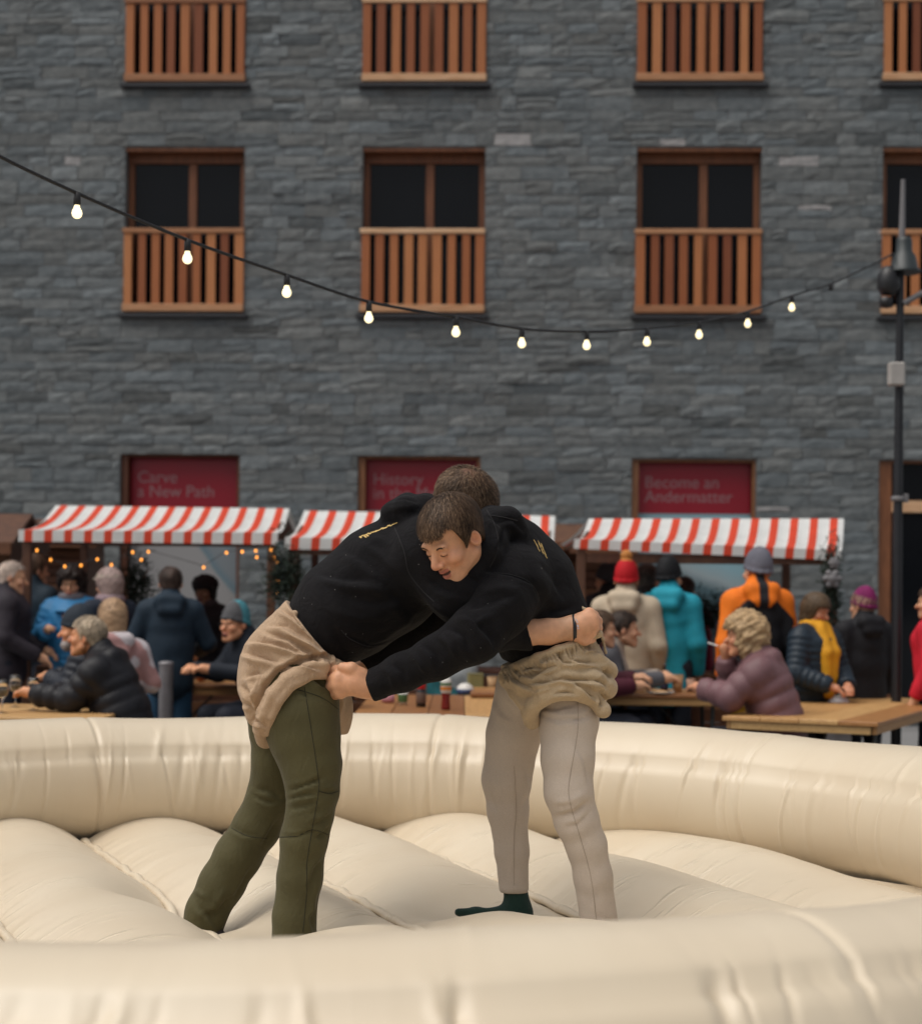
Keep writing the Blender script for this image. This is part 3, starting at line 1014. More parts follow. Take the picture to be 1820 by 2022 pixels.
def m_hoodie():
    m, t, b = nt('black_sweatshirt')
    v = coords(t)
    f = noise(t, v, 14, 5); f2 = noise(t, v, 420, 2)
    r = ramp(t, f, [(0.3, (0.0055, 0.0052, 0.0062)), (0.7, (0.0095, 0.0088, 0.0100))])
    t.links.new(r.outputs[0], b.inputs['Base Color'])
    b.inputs['Roughness'].default_value = 0.9
    b.inputs['Specular IOR Level'].default_value = 0.12
    b.inputs['Sheen Weight'].default_value = 0.02; b.inputs['Sheen Roughness'].default_value = 0.6
    ad = N(t, 'ShaderNodeMath', operation='ADD')
    mu = N(t, 'ShaderNodeMath', operation='MULTIPLY'); mu.inputs[1].default_value = 0.12
    t.links.new(f2, mu.inputs[0]); t.links.new(noise(t, v, 16, 5, 0.6, 0.6), ad.inputs[0]); t.links.new(mu.outputs[0], ad.inputs[1])
    bump(t, b, ad.outputs[0], 0.6, 0.018)
    return m
M_hood = m_hoodie()
M_olive = m_cloth((0.072, 0.064, 0.027), 0.75, 1200, 0.06, 0.10, 0.2)
def m_check():
    m, t, b = nt('fine_check_cloth')
    v = coords(t)
    ck = ramp(t, noise(t, v, 620, 2, 0.5), [(0.38, (0.41, 0.345, 0.29)), (0.62, (0.58, 0.505, 0.435))])
    c = mixc(t, 0.5, ck.outputs[0], ramp(t, noise(t, v, 10, 4), [(0.3, (0.47, 0.40, 0.335)), (0.7, (0.54, 0.465, 0.395))]).outputs[0])
    t.links.new(c, b.inputs['Base Color'])
    b.inputs['Roughness'].default_value = 0.85; b.inputs['Specular IOR Level'].default_value = 0.2
    bump(t, b, noise(t, v, 40, 4), 0.2, 0.006)
    return m
M_check = m_check()
M_canvas = m_cloth((0.41, 0.285, 0.185), 0.9, 900, 0.1, 0.10, 0.35)
M_canvas2 = m_cloth((0.44, 0.335, 0.215), 0.9, 900, 0.1, 0.10, 0.35)
M_sock = m_cloth((0.012, 0.032, 0.026), 0.95, 900, 0.1, 0.15, 0.3)
M_shoe = m_plain('dark_sock', (0.02, 0.014, 0.014), 0.8)
M_gold = m_plain('gold_print', (0.55, 0.37, 0.12), 0.6, 0.1, 50)
M_sole = m_plain('trouser_seam', (0.022, 0.021, 0.010), 0.9)
M_sole2 = m_plain('trouser_seam_light', (0.37, 0.31, 0.255), 0.9)

# ================================================================== wrestler in olive trousers (bent forward, facing right)
pa = empty('person', tuple(FEET['A_near']*np.array([1, 1, 0])+np.array([0, 0, 0.36])), 0,
           'wrestler in olive trousers bent forward over his opponent, rolled sleeve and black wristband', 'person', 'wrestlers gripping each other')
def child(o, p):                                        # meshes are made in world space: keep them there under the Empty
    o.parent = p; o.matrix_parent_inverse = Matrix.Translation(-p.location); return o
def wmesh(name, V, Q, mat, p, **k): return child(mesh_np(name, V, Q, mat, None, **k), p)

T = SDF()
T.ell(at(568, 1338, 6.15), (0.145, 0.165, 0.135), k=0)
T.chain(ch([(588, 1372, 6.05, 82), (591, 1409, 6.03, 77), (601, 1455, 6.02, 70), (614, 1510, 6.01, 60), (617, 1560, 6.0, 52), (611, 1610, 6.0, 46), (601, 1654, 6.01, 46), (592, 1732, 6.02, 44), (581, 1810, 6.02, 42), (582, 1882, 6.02, 48)]), k=0.02, k0=0.05)
T.chain(ch([(552, 1390, 6.27, 72), (550, 1440, 6.28, 57), (548, 1500, 6.29, 50), (535, 1575, 6.32, 46), (508, 1632, 6.34, 46), (470, 1690, 6.35, 46), (438, 1745, 6.36, 45), (408, 1800, 6.36, 41), (398, 1842, 6.36, 41)]), k=0.02, k0=0.05)
plane_cut(T, at(396, 1842, 6.36), imgdir(-0.45, 1.0), rad=0.11)
plane_cut(T, at(582, 1880, 6.02), (0, 0, -1), rad=0.12)
V, Q = T.mesh(0.0085)
kn = [(Z, w, a) for Z, w, a in [
    (ZL((470, 530), (530, 505), (600, 480)), 5, -0.010), (ZL((470, 560), (520, 545), (580, 540)), 4, -0.009), (ZL((475, 600), (540, 585), (590, 560)), 4, -0.006),
    (ZL((480, 505), (540, 490), (590, 462)), 5, 0.008), (ZL((660, 520), (600, 530)), 4, -0.007), (ZL((640, 610), (600, 640), (560, 650)), 5, -0.008),
    (ZL((630, 660), (600, 690), (575, 700)), 4, -0.009), (ZL((625, 690), (560, 675), (500, 695), (445, 690)), 3, -0.005),
    (ZL((610, 780), (575, 820), (550, 900)), 5, -0.008), (ZL((600, 860), (570, 930), (560, 1000)), 5, 0.008), (ZL((585, 960), (560, 1010), (575, 1060)), 5, -0.008),
    (ZL((440, 120), (500, 130), (560, 180)), 4, -0.004), (ZL((545, 80), (590, 110), (620, 130)), 6, -0.020), (ZL((520, 70), (580, 95)), 5, 0.010),
    (ZL((350, 520), (400, 530), (450, 560)), 5, -0.009), (ZL((340, 545), (390, 570), (440, 570)), 4, -0.008), (ZL((245, 660), (300, 690), (350, 700)), 4, -0.005),
    (ZL((250, 930), (210, 980), (160, 1000)), 6, -0.010), (ZL((130, 960), (170, 1000), (210, 1050)), 6, -0.009), (ZL((230, 900), (200, 950)), 5, 0.008),
    (ZL((330, 820), (300, 880), (270, 930)), 5, -0.008), (ZL((430, 640), (400, 690), (370, 740)), 5, -0.007), (ZL((120, 900), (160, 930)), 6, 0.007),
    (ZL((380, 200), (430, 155), (490, 140)), 3, -0.003), (ZL((480, 150), (580, 170), (650, 210)), 3, -0.003)]]
V = folds(V, Q, [(a_, b_, c_*1.1) for a_, b_, c_ in kn])
n_ = normals(V, Q); V = V+n_*(0.0022*wob(V, 38, 3)+0.0012*wob(V, 90, 4))[:, None]
trA = wmesh('trousers', V, Q, M_olive, pa); T = Surf(V, Q)
for px in (ZL((535, 130), (555, 250), (585, 450), (590, 520), (565, 670), (545, 800), (545, 900), (530, 1060)), ZL((380, 235), (440, 155), (500, 140), (600, 170), (665, 215)), ZL((440, 700), (510, 695), (565, 672), (625, 690)), ZL((590, 525), (630, 535), (665, 525)), ZL((260, 665), (320, 695), (395, 705))):
    o = seam_line(T, px, 'seam', M_sole, None, 0.0014, 0.0003)
    if o: o.parent = trA

S = SDF()
S.cone(at(645, 1232, 6.15), at(575, 1318, 6.15), mpx(91, 6.15), mpx(95, 6.15), 0, 1.16)
S.cone(at(575, 1318, 6.15), at(572, 1352, 6.15), mpx(95, 6.15), mpx(97, 6.15), 0.05, 1.15)
S.ell(at(583, 1378, 6.06), (0.165, 0.16, 0.16), k=0.06)
S.cone(at(575, 1350, 6.22), at(590, 1402, 6.27), mpx(98, 6.2), mpx(108, 6.27), 0.05)
Sb = SDF(); Sb.p = list(S.p)
hole(S, 642, 1434, 114, 6.03, 6.13)
plane_cut(S, at(562, 1180, 6.15), imgdir(0.762, -0.647))
plane_cut(S, at(600, 1447, 6.2), imgdir(-0.08, 1.0))
plane_cut(S, at(488, 1425, 6.2), imgdir(-0.72, 0.62), k=0.02)
rope(S, [(684, 1328), (660, 1319), (630, 1317), (600, 1326), (566, 1346), (541, 1373), (525, 1406), (518, 1438), (524, 1460)], 19, Sb, sink=0.15, k=0.004)
rope(S, [(690, 1345), (655, 1332), (615, 1333), (575, 1355), (550, 1385), (536, 1415), (530, 1445)], 10, Sb, sink=-0.4, k=0.004)
rope(S, [(x-7, y+6) for x, y in Z3((640, 190), (800, 300), (1000, 470), (1130, 640), (1220, 790), (1250, 850))], 8, S, sink=0.35, k=0.004)
V, Q = S.mesh(0.0048)
fl = [([(690, 1298), (640, 1293), (595, 1301), (550, 1324), (520, 1357), (503, 1398), (497, 1440)], 4.5, -0.011), (Z3((540, 250), (760, 400), (960, 580), (1090, 740)), 3.2, -0.009), (Z3((450, 270), (700, 400), (930, 540)), 6, 0.004),
      (Z3((400, 460), (640, 470), (900, 640), (1110, 770)), 6, -0.010), (Z3((400, 550), (700, 640), (950, 800), (1100, 900)), 6, -0.013), (Z3((500, 520), (800, 640), (1050, 770)), 7, 0.010),
      (Z3((180, 650), (450, 680), (700, 750), (950, 860)), 5, -0.011), (Z3((200, 700), (500, 740), (800, 830)), 7, 0.008), (Z3((120, 790), (330, 850), (560, 910)), 4.5, -0.011),
      (Z3((150, 850), (350, 910), (500, 950)), 7, 0.007), (Z3((160, 1090), (300, 1040), (360, 1050)), 5, -0.010), (Z3((110, 1180), (200, 1300), (250, 1440)), 5, -0.010), (Z3((220, 1150), (300, 1300), (320, 1420)), 6, 0.008),
      (Z3((860, 620), (1000, 760), (1080, 860), (1120, 950)), 6, 0.010), (Z3((100, 1380), (200, 1440), (260, 1560)), 4, -0.012), (Z3((180, 1480), (260, 1600), (380, 1660)), 4, -0.014), (Z3((250, 1520), (330, 1590), (390, 1640)), 4, 0.010),
      (Z3((370, 1100), (330, 1250), (300, 1400)), 3, -0.008), (Z3((420, 1040), (350, 1180), (320, 1350)), 3, 0.006), (Z3((620, 940), (850, 930), (1050, 1000)), 3, -0.008), (Z3((1100, 640), (1170, 740), (1200, 850)), 4, -0.008),
      (Z3((1180, 900), (1210, 980), (1170, 1060)), 5, -0.010), (Z3((920, 470), (1000, 430)), 4, -0.005), (Z3((1040, 600), (1110, 560)), 4, -0.005)]
V = folds(V, Q, [(a_, b_, c_*1.7) for a_, b_, c_ in fl])
n_ = normals(V, Q); V = V+n_*(0.0028*wob(V, 36, 13)+0.0012*wob(V, 110, 14))[:, None]
wmesh('canvas_shorts', V, Q, M_canvas, pa)

H = SDF()
H.chain(ch([(618, 1260, 6.15, 76), (682, 1205, 6.15, 98), (760, 1145, 6.15, 106), (832, 1092, 6.15, 95)]), k=0.05, sy=1.14)
H.cone(at(845, 1095, 5.99), at(845, 1085, 6.34), mpx(70, 6), mpx(70, 6.3), 0.06)
H.chain(ch([(850, 1098, 5.98, 70), (905, 1168, 5.94, 60), (968, 1240, 5.95, 47), (1045, 1250, 6.0, 31), (1052, 1249, 6.0, 30)]), k=0.03, k0=0.05)
H.chain(ch([(850, 1085, 6.36, 66), (960, 1170, 6.50, 52), (1080, 1235, 6.46, 40)]), k=0.03, k0=0.05)
Hb = SDF(); Hb.p = list(H.p)
H.cone(at(772, 1014, 6.06), at(778, 1010, 6.26), mpx(22, 6.1), mpx(22, 6.1), 0.03)
H.cone(at(800, 1006, 6.03), at(806, 998, 6.28), mpx(28, 6.1), mpx(26, 6.1), 0.03)
H.cone(at(836, 1005, 6.06), at(842, 996, 6.28), mpx(28, 6.1), mpx(24, 6.1), 0.02)
H.cone(at(866, 1030, 6.08), at(890, 1010, 6.3), mpx(34, 6.1), mpx(38, 6.1), 0.03)
plane_cut(H, at(1044, 1250, 6.0), imgdir(1.0, -0.28), rad=0.085)
plane_cut(H, at(668, 1352, 6.15), imgdir(-0.25, 1.0))
V, Q = H.mesh(0.0085)
fl = [(Z1((440, 520), (560, 560), (700, 560)), 8, -0.006), (Z1((560, 420), (650, 470), (740, 540)), 8, -0.006), (Z1((640, 400), (740, 460), (800, 520)), 8, 0.006),
      (Z1((480, 560), (640, 590), (800, 600)), 9, 0.006), (Z1((600, 640), (700, 660), (830, 640)), 9, -0.006), (Z1((520, 690), (640, 720), (760, 710)), 9, 0.005),
      (Z1((590, 800), (680, 840), (790, 815)), 3, -0.004), (Z1((700, 540), (800, 640), (880, 740)), 9, -0.007), (Z1((880, 560), (940, 640), (1020, 710)), 7, 0.008), (Z1((940, 560), (1000, 600), (1060, 620)), 6, -0.007),
      (Z1((640, 320), (700, 380), (760, 400)), 8, 0.005), (Z1((780, 300), (820, 360), (850, 420)), 8, -0.005), (Z1((750, 215), (830, 200), (890, 220)), 5, -0.007), (Z1((760, 255), (830, 240), (880, 250)), 5, 0.006),
      (Z1((520, 760), (560, 860), (620, 920)), 10, -0.006), (Z1((640, 860), (760, 800), (900, 680)), 6, 0.006), (Z1((600, 930), (720, 880), (830, 780)), 6, -0.006)]
V = folds(V, Q, [(a_, b_, c_*1.5) for a_, b_, c_ in fl])
n_ = normals(V, Q); V = V+n_*(0.0035*wob(V, 26, 23)+0.0016*wob(V, 70, 24))[:, None]
hoA = wmesh('hoodie', V, Q, M_hood, pa); Hb = Surf(V, Q)
M_seamk = m_plain('hoodie_seam', (0.012, 0.011, 0.012), 0.9)
M_lint = m_plain('lint', (0.55, 0.53, 0.5), 0.9)
def lint(base, box, n, parent, p, seed):
    g = np.random.default_rng(seed); m_ = MB()
    for _ in range(n):
        x, y = g.uniform(box[0], box[2]), g.uniform(box[1], box[3]); d = base.hit(x, y)
        if d is None: continue
        r_ = g.uniform(0.35, 0.8)
        m_.add([at(x+a*r_, y+b*r_, d-0.002) for a, b in ((-1, 0), (0, 1), (1, 0.3), (0.2, -1))], [(0, 1, 2, 3)])
    o = m_.build('lint', M_lint, None); o.parent = parent; tag(o, kind='stuff')
def hseams(base, lines, parent, p):
    for px in lines:
        o = seam_line(base, px, 'seam', M_seamk, None, 0.0018)
        if o: o.parent = parent
lint(Hb, (600, 1060, 860, 1300), 20, hoA, pa, 5)
hseams(Hb, (Z1((790, 330), (830, 430), (850, 520), (900, 590), (960, 650)), Z1((560, 770), (600, 810), (690, 842), (790, 812))), hoA, pa)
def hoodie_print(base, quads, parent, p):
    m_ = MB()
    for (x, y, ang, L, w) in quads:
        c, s_ = math.cos(R(ang)), math.sin(R(ang))
        pts = []
        for a, b in ((-1, -1), (1, -1), (1, 1), (-1, 1)):
            xx = x+a*L*c-b*w*s_; yy = y+a*L*s_+b*w*c
            d = base.hit(xx, yy)
            if d is None: break
            pts.append(at(xx, yy, d-0.0015))
        if len(pts) == 4: m_.add(pts, [(0, 1, 2, 3)])
    if m_.v:
        o = m_.build('gold_print', M_gold, None); o.parent = parent
        tag(o, kind='stuff')
def ZP(x, y): return (701.5+x*0.0625, 967+y*0.0625)
gq = []
gp = np.random.default_rng(3)
for k in range(26):                                     # slanted strokes of the blackletter lettering, seen along the shoulder
    t = k/25
    x, y = ZP(190+t*1080, 1330-t*420+gp.uniform(-18, 18))
    gq.append((x+1, y+9, -22+gp.uniform(-25, 25), gp.uniform(1.6, 3.2), gp.uniform(0.6, 1.1)))
for (x, y) in ((130, 1370), (285, 1355), (350, 1320)):
    a, b = ZP(x, y); gq.append((a+2, b+8, 25, 2.6, 1.3))
hoodie_print(Hb, gq, hoA, pa)

body = Parts()
B_ = SDF()
B_.chain(ch([(575, 1330, 6.15, 60), (680, 1205, 6.15, 70), (800, 1115, 6.15, 70), (872, 1040, 6.2, 34), (900, 1000, 6.25, 32)]), k=0.03)
B_.chain(ch([(840, 1095, 6.0, 40), (965, 1240, 5.96, 26), (1035, 1249, 5.99, 27), (1085, 1246, 6.02, 26.5), (1128, 1240, 6.03, 22.5), (1140, 1236, 6.03, 24)]), k=0.02)
B_.chain(ch([(840, 1085, 6.34, 36), (960, 1170, 6.5, 30), (1080, 1235, 6.46, 26), (1120, 1245, 6.4, 26)]), k=0.02)
B_.chain(ch([(588, 1380, 6.05, 45), (617, 1560, 6.0, 34), (582, 1870, 6.02, 22)]), k=0.02)
B_.chain(ch([(552, 1390, 6.27, 45), (535, 1575, 6.32, 32), (404, 1842, 6.36, 22)]), k=0.02)
V, Q = B_.mesh(0.011); body.add(V, Q, SKIN)
def fist(S_, wr, palm, kn, curl, thumb, rk=12.5):
    """palm from the wrist to four knuckles, each finger bent over the gripped cloth, thumb from the side of the palm"""
    S_.chain(ch([wr, palm]), k=0.015)
    for (x, y, d), (cx, cy, cd), (tx, ty, td) in zip(kn, curl[0], curl[1]):
        S_.cone(at(*palm[:3]), at(x, y, d), mpx(palm[3]*0.62, d), mpx(rk, d), 0.016)
        S_.cone(at(x, y, d), at(cx, cy, cd), mpx(rk, d), mpx(rk*0.88, d), 0.005)
        S_.cone(at(cx, cy, cd), at(tx, ty, td), mpx(rk*0.88, d), mpx(rk*0.72, d), 0.004)
    S_.chain(ch(thumb), k=0.005, k0=0.014)
f1 = SDF()
f1.chain(ch([(1070, 1247, 6.015, 27), (1100, 1244, 6.025, 25), (1128, 1240, 6.03, 22)]), k=0.01)
fist(f1, (1124, 1241, 6.03, 22.5), (1148, 1234, 6.025, 25), [(1163, 1212, 6.03), (1170, 1223, 6.02), (1170, 1236, 6.02), (1164, 1249, 6.03)],
     ([(1172, 1216, 6.075), (1179, 1227, 6.07), (1179, 1240, 6.07), (1172, 1253, 6.075)], [(1152, 1222, 6.10), (1158, 1232, 6.10), (1158, 1244, 6.10), (1154, 1255, 6.10)]),
     [(1138, 1254, 6.02, 13), (1154, 1264, 6.03, 11), (1168, 1262, 6.06, 9)], 12)
V, Q = f1.mesh(0.0034)
cc = skin_cols(V*0+9); cc *= np.array([1.02, 0.98, 0.96]); body.add(V, Q, cc)
MA = frame((0.80, 0.14, -0.58), R(-33))
ca_ = at(917, 999, 6.25)
body.add(put(HV, ca_, MA, 1.07), HQ, skin_cols(HV))
child(body.build('body', M_skin, None), pa)
YZ_A = [(-0.2, -0.085), (-0.07, -0.080), (-0.035, -0.02), (-0.018, 0.012), (0.0, -0.012), (0.02, -0.006), (0.035, 0.036), (0.06, 0.062), (0.2, 0.074)]
hv, hq = hair_shell([(a, b+0.006) for a, b in YZ_A], 0.006)
hp = Parts()
hp.add(put(hv, ca_, MA, 1.07), hq, (0.075, 0.045, 0.026))
cr = ((hv-np.array([0.01, -0.055, 0.10]))**2).sum(1)
w = np.exp(-cr/0.0014)[:, None]
hp.C[0] = hp.C[0]*(1-w*0.75)+np.array([0.26, 0.13, 0.095])*w*0.75
gl = MA.T @ np.array([0, 0, -1.0])
sv, sq, sc_ = strands(hv, hq, 9000, (0.018, 0.034), 0.0005, [(0.085, 0.050, 0.028), (0.14, 0.085, 0.05), (0.055, 0.032, 0.02), (0.20, 0.13, 0.08)], gl, 41, gmix=0.05, jit=0.07)
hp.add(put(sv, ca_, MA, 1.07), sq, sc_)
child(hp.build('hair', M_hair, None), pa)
# wristband
wb = MB()
cw, dw = at(1133, 1240, 6.03), imgdir(1, -0.12); a1 = imgdir(-0.12, -1.0); a2 = np.array([0, 1.0, 0])
rw = mpx(25.5, 6.03)
for k in range(2): pass
pts = []
nseg = 40
Vw, Fw = [], []
for k in range(nseg):
    w_ = 2*math.pi*k/nseg
    for (o_, rr_) in ((-0.006, rw), (0.006, rw), (0.006, rw+0.0035), (-0.006, rw+0.0035)):
        Vw.append(cw+dw*(o_+0.004*math.cos(w_))+(a1*math.cos(w_)+a2*math.sin(w_)*0.98)*rr_)
for k in range(nseg):
    k2 = (k+1) % nseg
    for j in range(4):
        j2 = (j+1) % 4
        Fw.append((k*4+j, k2*4+j, k2*4+j2, k*4+j2))
wb.add(Vw, Fw, True)
wbo = child(wb.build('wristband', m_plain('black_rubber', (0.008, 0.008, 0.012), 0.4), None), pa)
lg = MB()
for (x, y, a_, L, w_) in ((1138.5, 1226, 60, 4.5, 0.8), (1140.5, 1236, 65, 2.2, 1.4), (1141.5, 1241, 20, 1.6, 0.9)):
    c_, s_ = math.cos(R(a_)), math.sin(R(a_))
    lg.add([at(x+aa*L*c_-bb*w_*s_, y+aa*L*s_+bb*w_*c_, 6.03-rw-0.0055) for aa, bb in ((-1, -1), (1, -1), (1, 1), (-1, 1))], [(0, 1, 2, 3)])
o = lg.build('wristband_print', m_plain('pale_print', (0.5, 0.5, 0.62), 0.6), None); o.parent = wbo; tag(o, kind='stuff')
sk = SDF(); sk.chain(ch([(412, 1838, 6.36, 24), (424, 1858, 6.34, 22), (455, 1868, 6.28, 15)]), k=0.02)
V, Q = sk.mesh(0.008); wmesh('sock', V, Q, M_shoe, pa)
sk = SDF(); sk.chain(ch([(582, 1860, 6.02, 26), (585, 1886, 6.0, 22), (650, 1894, 5.97, 15)]), k=0.02)
V, Q = sk.mesh(0.008); wmesh('sock', V, Q, M_shoe, pa)

# ================================================================== wrestler in beige trousers (facing left, face seen)
pb = empty('person', tuple(FEET['B_near']*np.array([1, 1, 0])+np.array([0, 0, 0.38])), 0,
           'smiling brown-haired wrestler in beige checked trousers and green sock, head pressed to opponent\'s shoulder', 'person', 'wrestlers gripping each other')
T = SDF()
T.ell(at(1085, 1340, 6.2), (0.145, 0.165, 0.13), k=0)
T.chain(ch([(1120, 1370, 6.15, 66), (1122, 1425, 6.10, 58), (1121, 1497, 6.07, 52), (1122, 1565, 6.05, 47), (1138, 1620, 6.06, 43), (1157, 1669, 6.07, 39.5), (1171, 1732, 6.08, 37), (1187, 1856, 6.10, 37)]), k=0.02, k0=0.05)
T.chain(ch([(1040, 1360, 6.33, 62), (1014, 1450, 6.37, 53), (1000, 1540, 6.39, 48), (1003, 1600, 6.40, 40), (1010, 1680, 6.41, 33), (1015, 1764, 6.42, 29)]), k=0.02, k0=0.05)
plane_cut(T, at(1015, 1762, 6.42), imgdir(0.0, 1.0), rad=0.09)
plane_cut(T, at(1187, 1852, 6.10), imgdir(0, 1), rad=0.09)
V, Q = T.mesh(0.0085)
fl = [(ZL((1560, 350), (1600, 420), (1610, 500)), 5, -0.006), (ZL((1610, 560), (1560, 600), (1490, 620)), 5, -0.009), (ZL((1600, 530), (1550, 560), (1480, 570)), 5, 0.008),
      (ZL((1620, 600), (1570, 650), (1520, 660)), 5, -0.006), (ZL((1420, 210), (1480, 215), (1560, 200)), 4, -0.008), (ZL((1430, 240), (1500, 260), (1600, 250)), 5, -0.007), (ZL((1430, 225), (1500, 240), (1580, 230)), 4, 0.006),
      (ZL((1640, 200), (1600, 240), (1540, 260)), 4, -0.006), (ZL((1380, 440), (1400, 520), (1370, 580)), 6, -0.009), (ZL((1400, 400), (1410, 470), (1395, 520)), 5, 0.008), (ZL((1225, 500), (1240, 560), (1260, 600)), 5, -0.006),
      (ZL((1330, 420), (1340, 600), (1330, 850)), 3, -0.003), (ZL((1640, 1000), (1680, 1020), (1720, 1010)), 3, -0.004), (ZL((1280, 900), (1330, 895), (1385, 900)), 2.5, 0.003),
      (ZL((1235, 150), (1280, 230), (1330, 260)), 5, -0.007), (ZL((1270, 130), (1330, 210), (1390, 230)), 5, 0.006)]
V = folds(V, Q, [(a_, b_, c_*0.8) for a_, b_, c_ in fl])
n_ = normals(V, Q); V = V+n_*(0.0022*wob(V, 36, 33)+0.0011*wob(V, 90, 34))[:, None]
trB = wmesh('trousers', V, Q, M_check, pb); T = Surf(V, Q)
for px in (ZL((1570, 165), (1570, 300), (1540, 480), (1540, 560), (1580, 700), (1620, 850), (1645, 1040)), ZL((1330, 430), (1338, 600), (1330, 700), (1330, 880))):
    o = seam_line(T, px, 'seam', M_sole2, None, 0.0012, 0.0006)
    if o: o.parent = trB

S = SDF()
S.cone(at(1085, 1285, 6.2), at(1096, 1342, 6.2), mpx(97, 6.2), mpx(110, 6.2), 0, 1.2)
Sb = SDF(); Sb.p = list(S.p)
plane_cut(S, at(1080, 1284, 6.2), imgdir(-0.308, -0.951))
plane_cut(S, at(1012, 1365, 6.2), imgdir(-0.78, 0.62), k=0.02)
hole(S, 1122, 1472, 100, 6.05, 6.17)
plane_cut(S, at(1100, 1425, 6.2), imgdir(0, 1))
rope(S, [(1050, 1425), (1046, 1408), (1054, 1392), (1076, 1377), (1108, 1367), (1140, 1367), (1170, 1380), (1190, 1402)], 17, Sb, sink=0.1, k=0.004)
rope(S, [(1006, 1338), (1035, 1352), (1075, 1353), (1120, 1345), (1165, 1345), (1196, 1358)], 24, Sb, sink=0.55, k=0.006)
rope(S, [(1040, 1322), (1080, 1320), (1130, 1312), (1180, 1312), (1200, 1325)], 20, Sb, sink=0.6, k=0.006)
rope(S, [(985, 1322), (1020, 1318), (1060, 1298), (1100, 1284), (1150, 1265), (1182, 1252)], 8, Sb, sink=0.5)
rope(S, [(1000, 1345), (1015, 1370), (1035, 1392), (1052, 1402)], 12, Sb, sink=0.2, k=0.004)
V, Q = S.mesh(0.0048)
fl = [(Z2((160, 1290), (300, 1330), (440, 1250), (620, 1180)), 4, -0.010), (Z2((600, 1350), (900, 1370), (1180, 1390)), 4, -0.012), (Z2((780, 1050), (920, 1110), (1200, 1150)), 5, -0.011),
      (Z2((280, 1420), (450, 1400), (650, 1350)), 4, -0.011), (Z2((820, 1390), (950, 1460), (1060, 1560), (1180, 1640)), 4, -0.010), (Z2((640, 1060), (720, 1130), (860, 1150)), 4, -0.009),
      (Z2((420, 1180), (520, 1130), (640, 1150)), 4, 0.008), (Z2((160, 1240), (300, 1200), (400, 1220)), 4, -0.008), (Z2((950, 1000), (1100, 1020), (1240, 1080)), 5, 0.008), (Z2((1000, 900), (1150, 950), (1260, 1030)), 5, -0.008),
      (Z2((1190, 1560), (1220, 1640), (1200, 1720)), 4, -0.012), (Z2((600, 1560), (760, 1540), (860, 1560)), 3, -0.008), (Z2((1230, 1250), (1290, 1300), (1340, 1360)), 6, -0.010), (Z2((1150, 1380), (1250, 1420), (1290, 1480)), 5, -0.010),
      (Z2((330, 1560), (420, 1520), (560, 1480)), 5, 0.006), (Z2((0, 1310), (120, 1400), (300, 1500)), 4, -0.008)]
gfo = np.random.default_rng(9)
for k in range(30):                                     # gathers under the waistband
    t = k/29
    x, y = 986+t*190, 1326-t*68+3
    L = gfo.uniform(10, 22)
    fl.append(([(x, y), (x+L*gfo.uniform(0.1, 0.7), y+L)], 2.2, -gfo.uniform(0.004, 0.009)))
V = folds(V, Q, [(a_, b_, c_*1.7) for a_, b_, c_ in fl])
n_ = normals(V, Q); V = V+n_*(0.0035*wob(V, 42, 43)+0.0014*wob(V, 110, 44))[:, None]
wmesh('canvas_shorts', V, Q, M_canvas2, pb)
# lifted waistband flap and its dark lining behind the gripping fist
fb = SDF(); fb.chain(ch([(1140, 1196, 6.12, 5), (1158, 1206, 6.1, 4), (1180, 1225, 6.13, 2.6), (1190, 1262, 6.15, 2.6), (1196, 1290, 6.16, 3.5)]), k=0.01)
V, Q = fb.mesh(0.005); wmesh('waistband', V, Q, M_canvas2, pb)
fb = SDF(); fb.cone(at(1172, 1245, 6.16), at(1178, 1262, 6.17), mpx(13, 6.1), mpx(12, 6.1), 0.01)
V, Q = fb.mesh(0.006); wmesh('shorts_lining', V, Q, M_hood, pb)

H = SDF()
H.chain(ch([(1080, 1285, 6.2, 90), (1062, 1220, 6.2, 92), (1038, 1155, 6.2, 94), (1008, 1100, 6.2, 82)]), k=0.05, sy=1.14)
H.cone(at(1010, 1145, 6.02), at(1000, 1115, 6.40), mpx(66, 6), mpx(62, 6.4), 0.06)
Hb = SDF(); Hb.p = list(H.p)
H.chain(ch([(1012, 1150, 6.0, 70), (985, 1196, 5.92, 65), (935, 1258, 5.84, 53), (858, 1300, 5.86, 42), (795, 1328, 5.9, 36), (732, 1355, 5.945, 31)]), k=0.03, k0=0.045)
H.chain(ch([(1000, 1120, 6.42, 58), (890, 1212, 6.44, 48), (795, 1262, 6.42, 38), (725, 1315, 6.38, 28)]), k=0.03, k0=0.05)
H.cone(at(972, 1030, 6.04), at(965, 1022, 6.28), mpx(28, 6.1), mpx(28, 6.1), 0.03)
H.cone(at(1003, 1030, 6.02), at(1000, 1026, 6.28), mpx(30, 6.1), mpx(28, 6.1), 0.025)
H.cone(at(1018, 1052, 6.05), at(1018, 1050, 6.28), mpx(27, 6.1), mpx(26, 6.1), 0.025)
H.chain(ch([(972, 1035, 6.0, 22), (975, 1075, 5.95, 22), (958, 1120, 5.93, 22), (925, 1142, 5.96, 22)]), k=0.02, k0=0.025)
H.cone(at(940, 1105, 6.0), at(960, 1080, 6.15), mpx(50, 6), mpx(56, 6.1), 0.03)
H.chain(ch([(982, 1052, 5.99, 24), (962, 1092, 5.915, 28), (930, 1132, 5.89, 25), (905, 1152, 5.92, 22)]), k=0.02, k0=0.02)
plane_cut(H, at(729, 1357, 5.945), imgdir(-0.93, 0.36), rad=0.075)
pc = at(1082, 1322, 6.2); nc = imgdir(-0.20, 0.97)
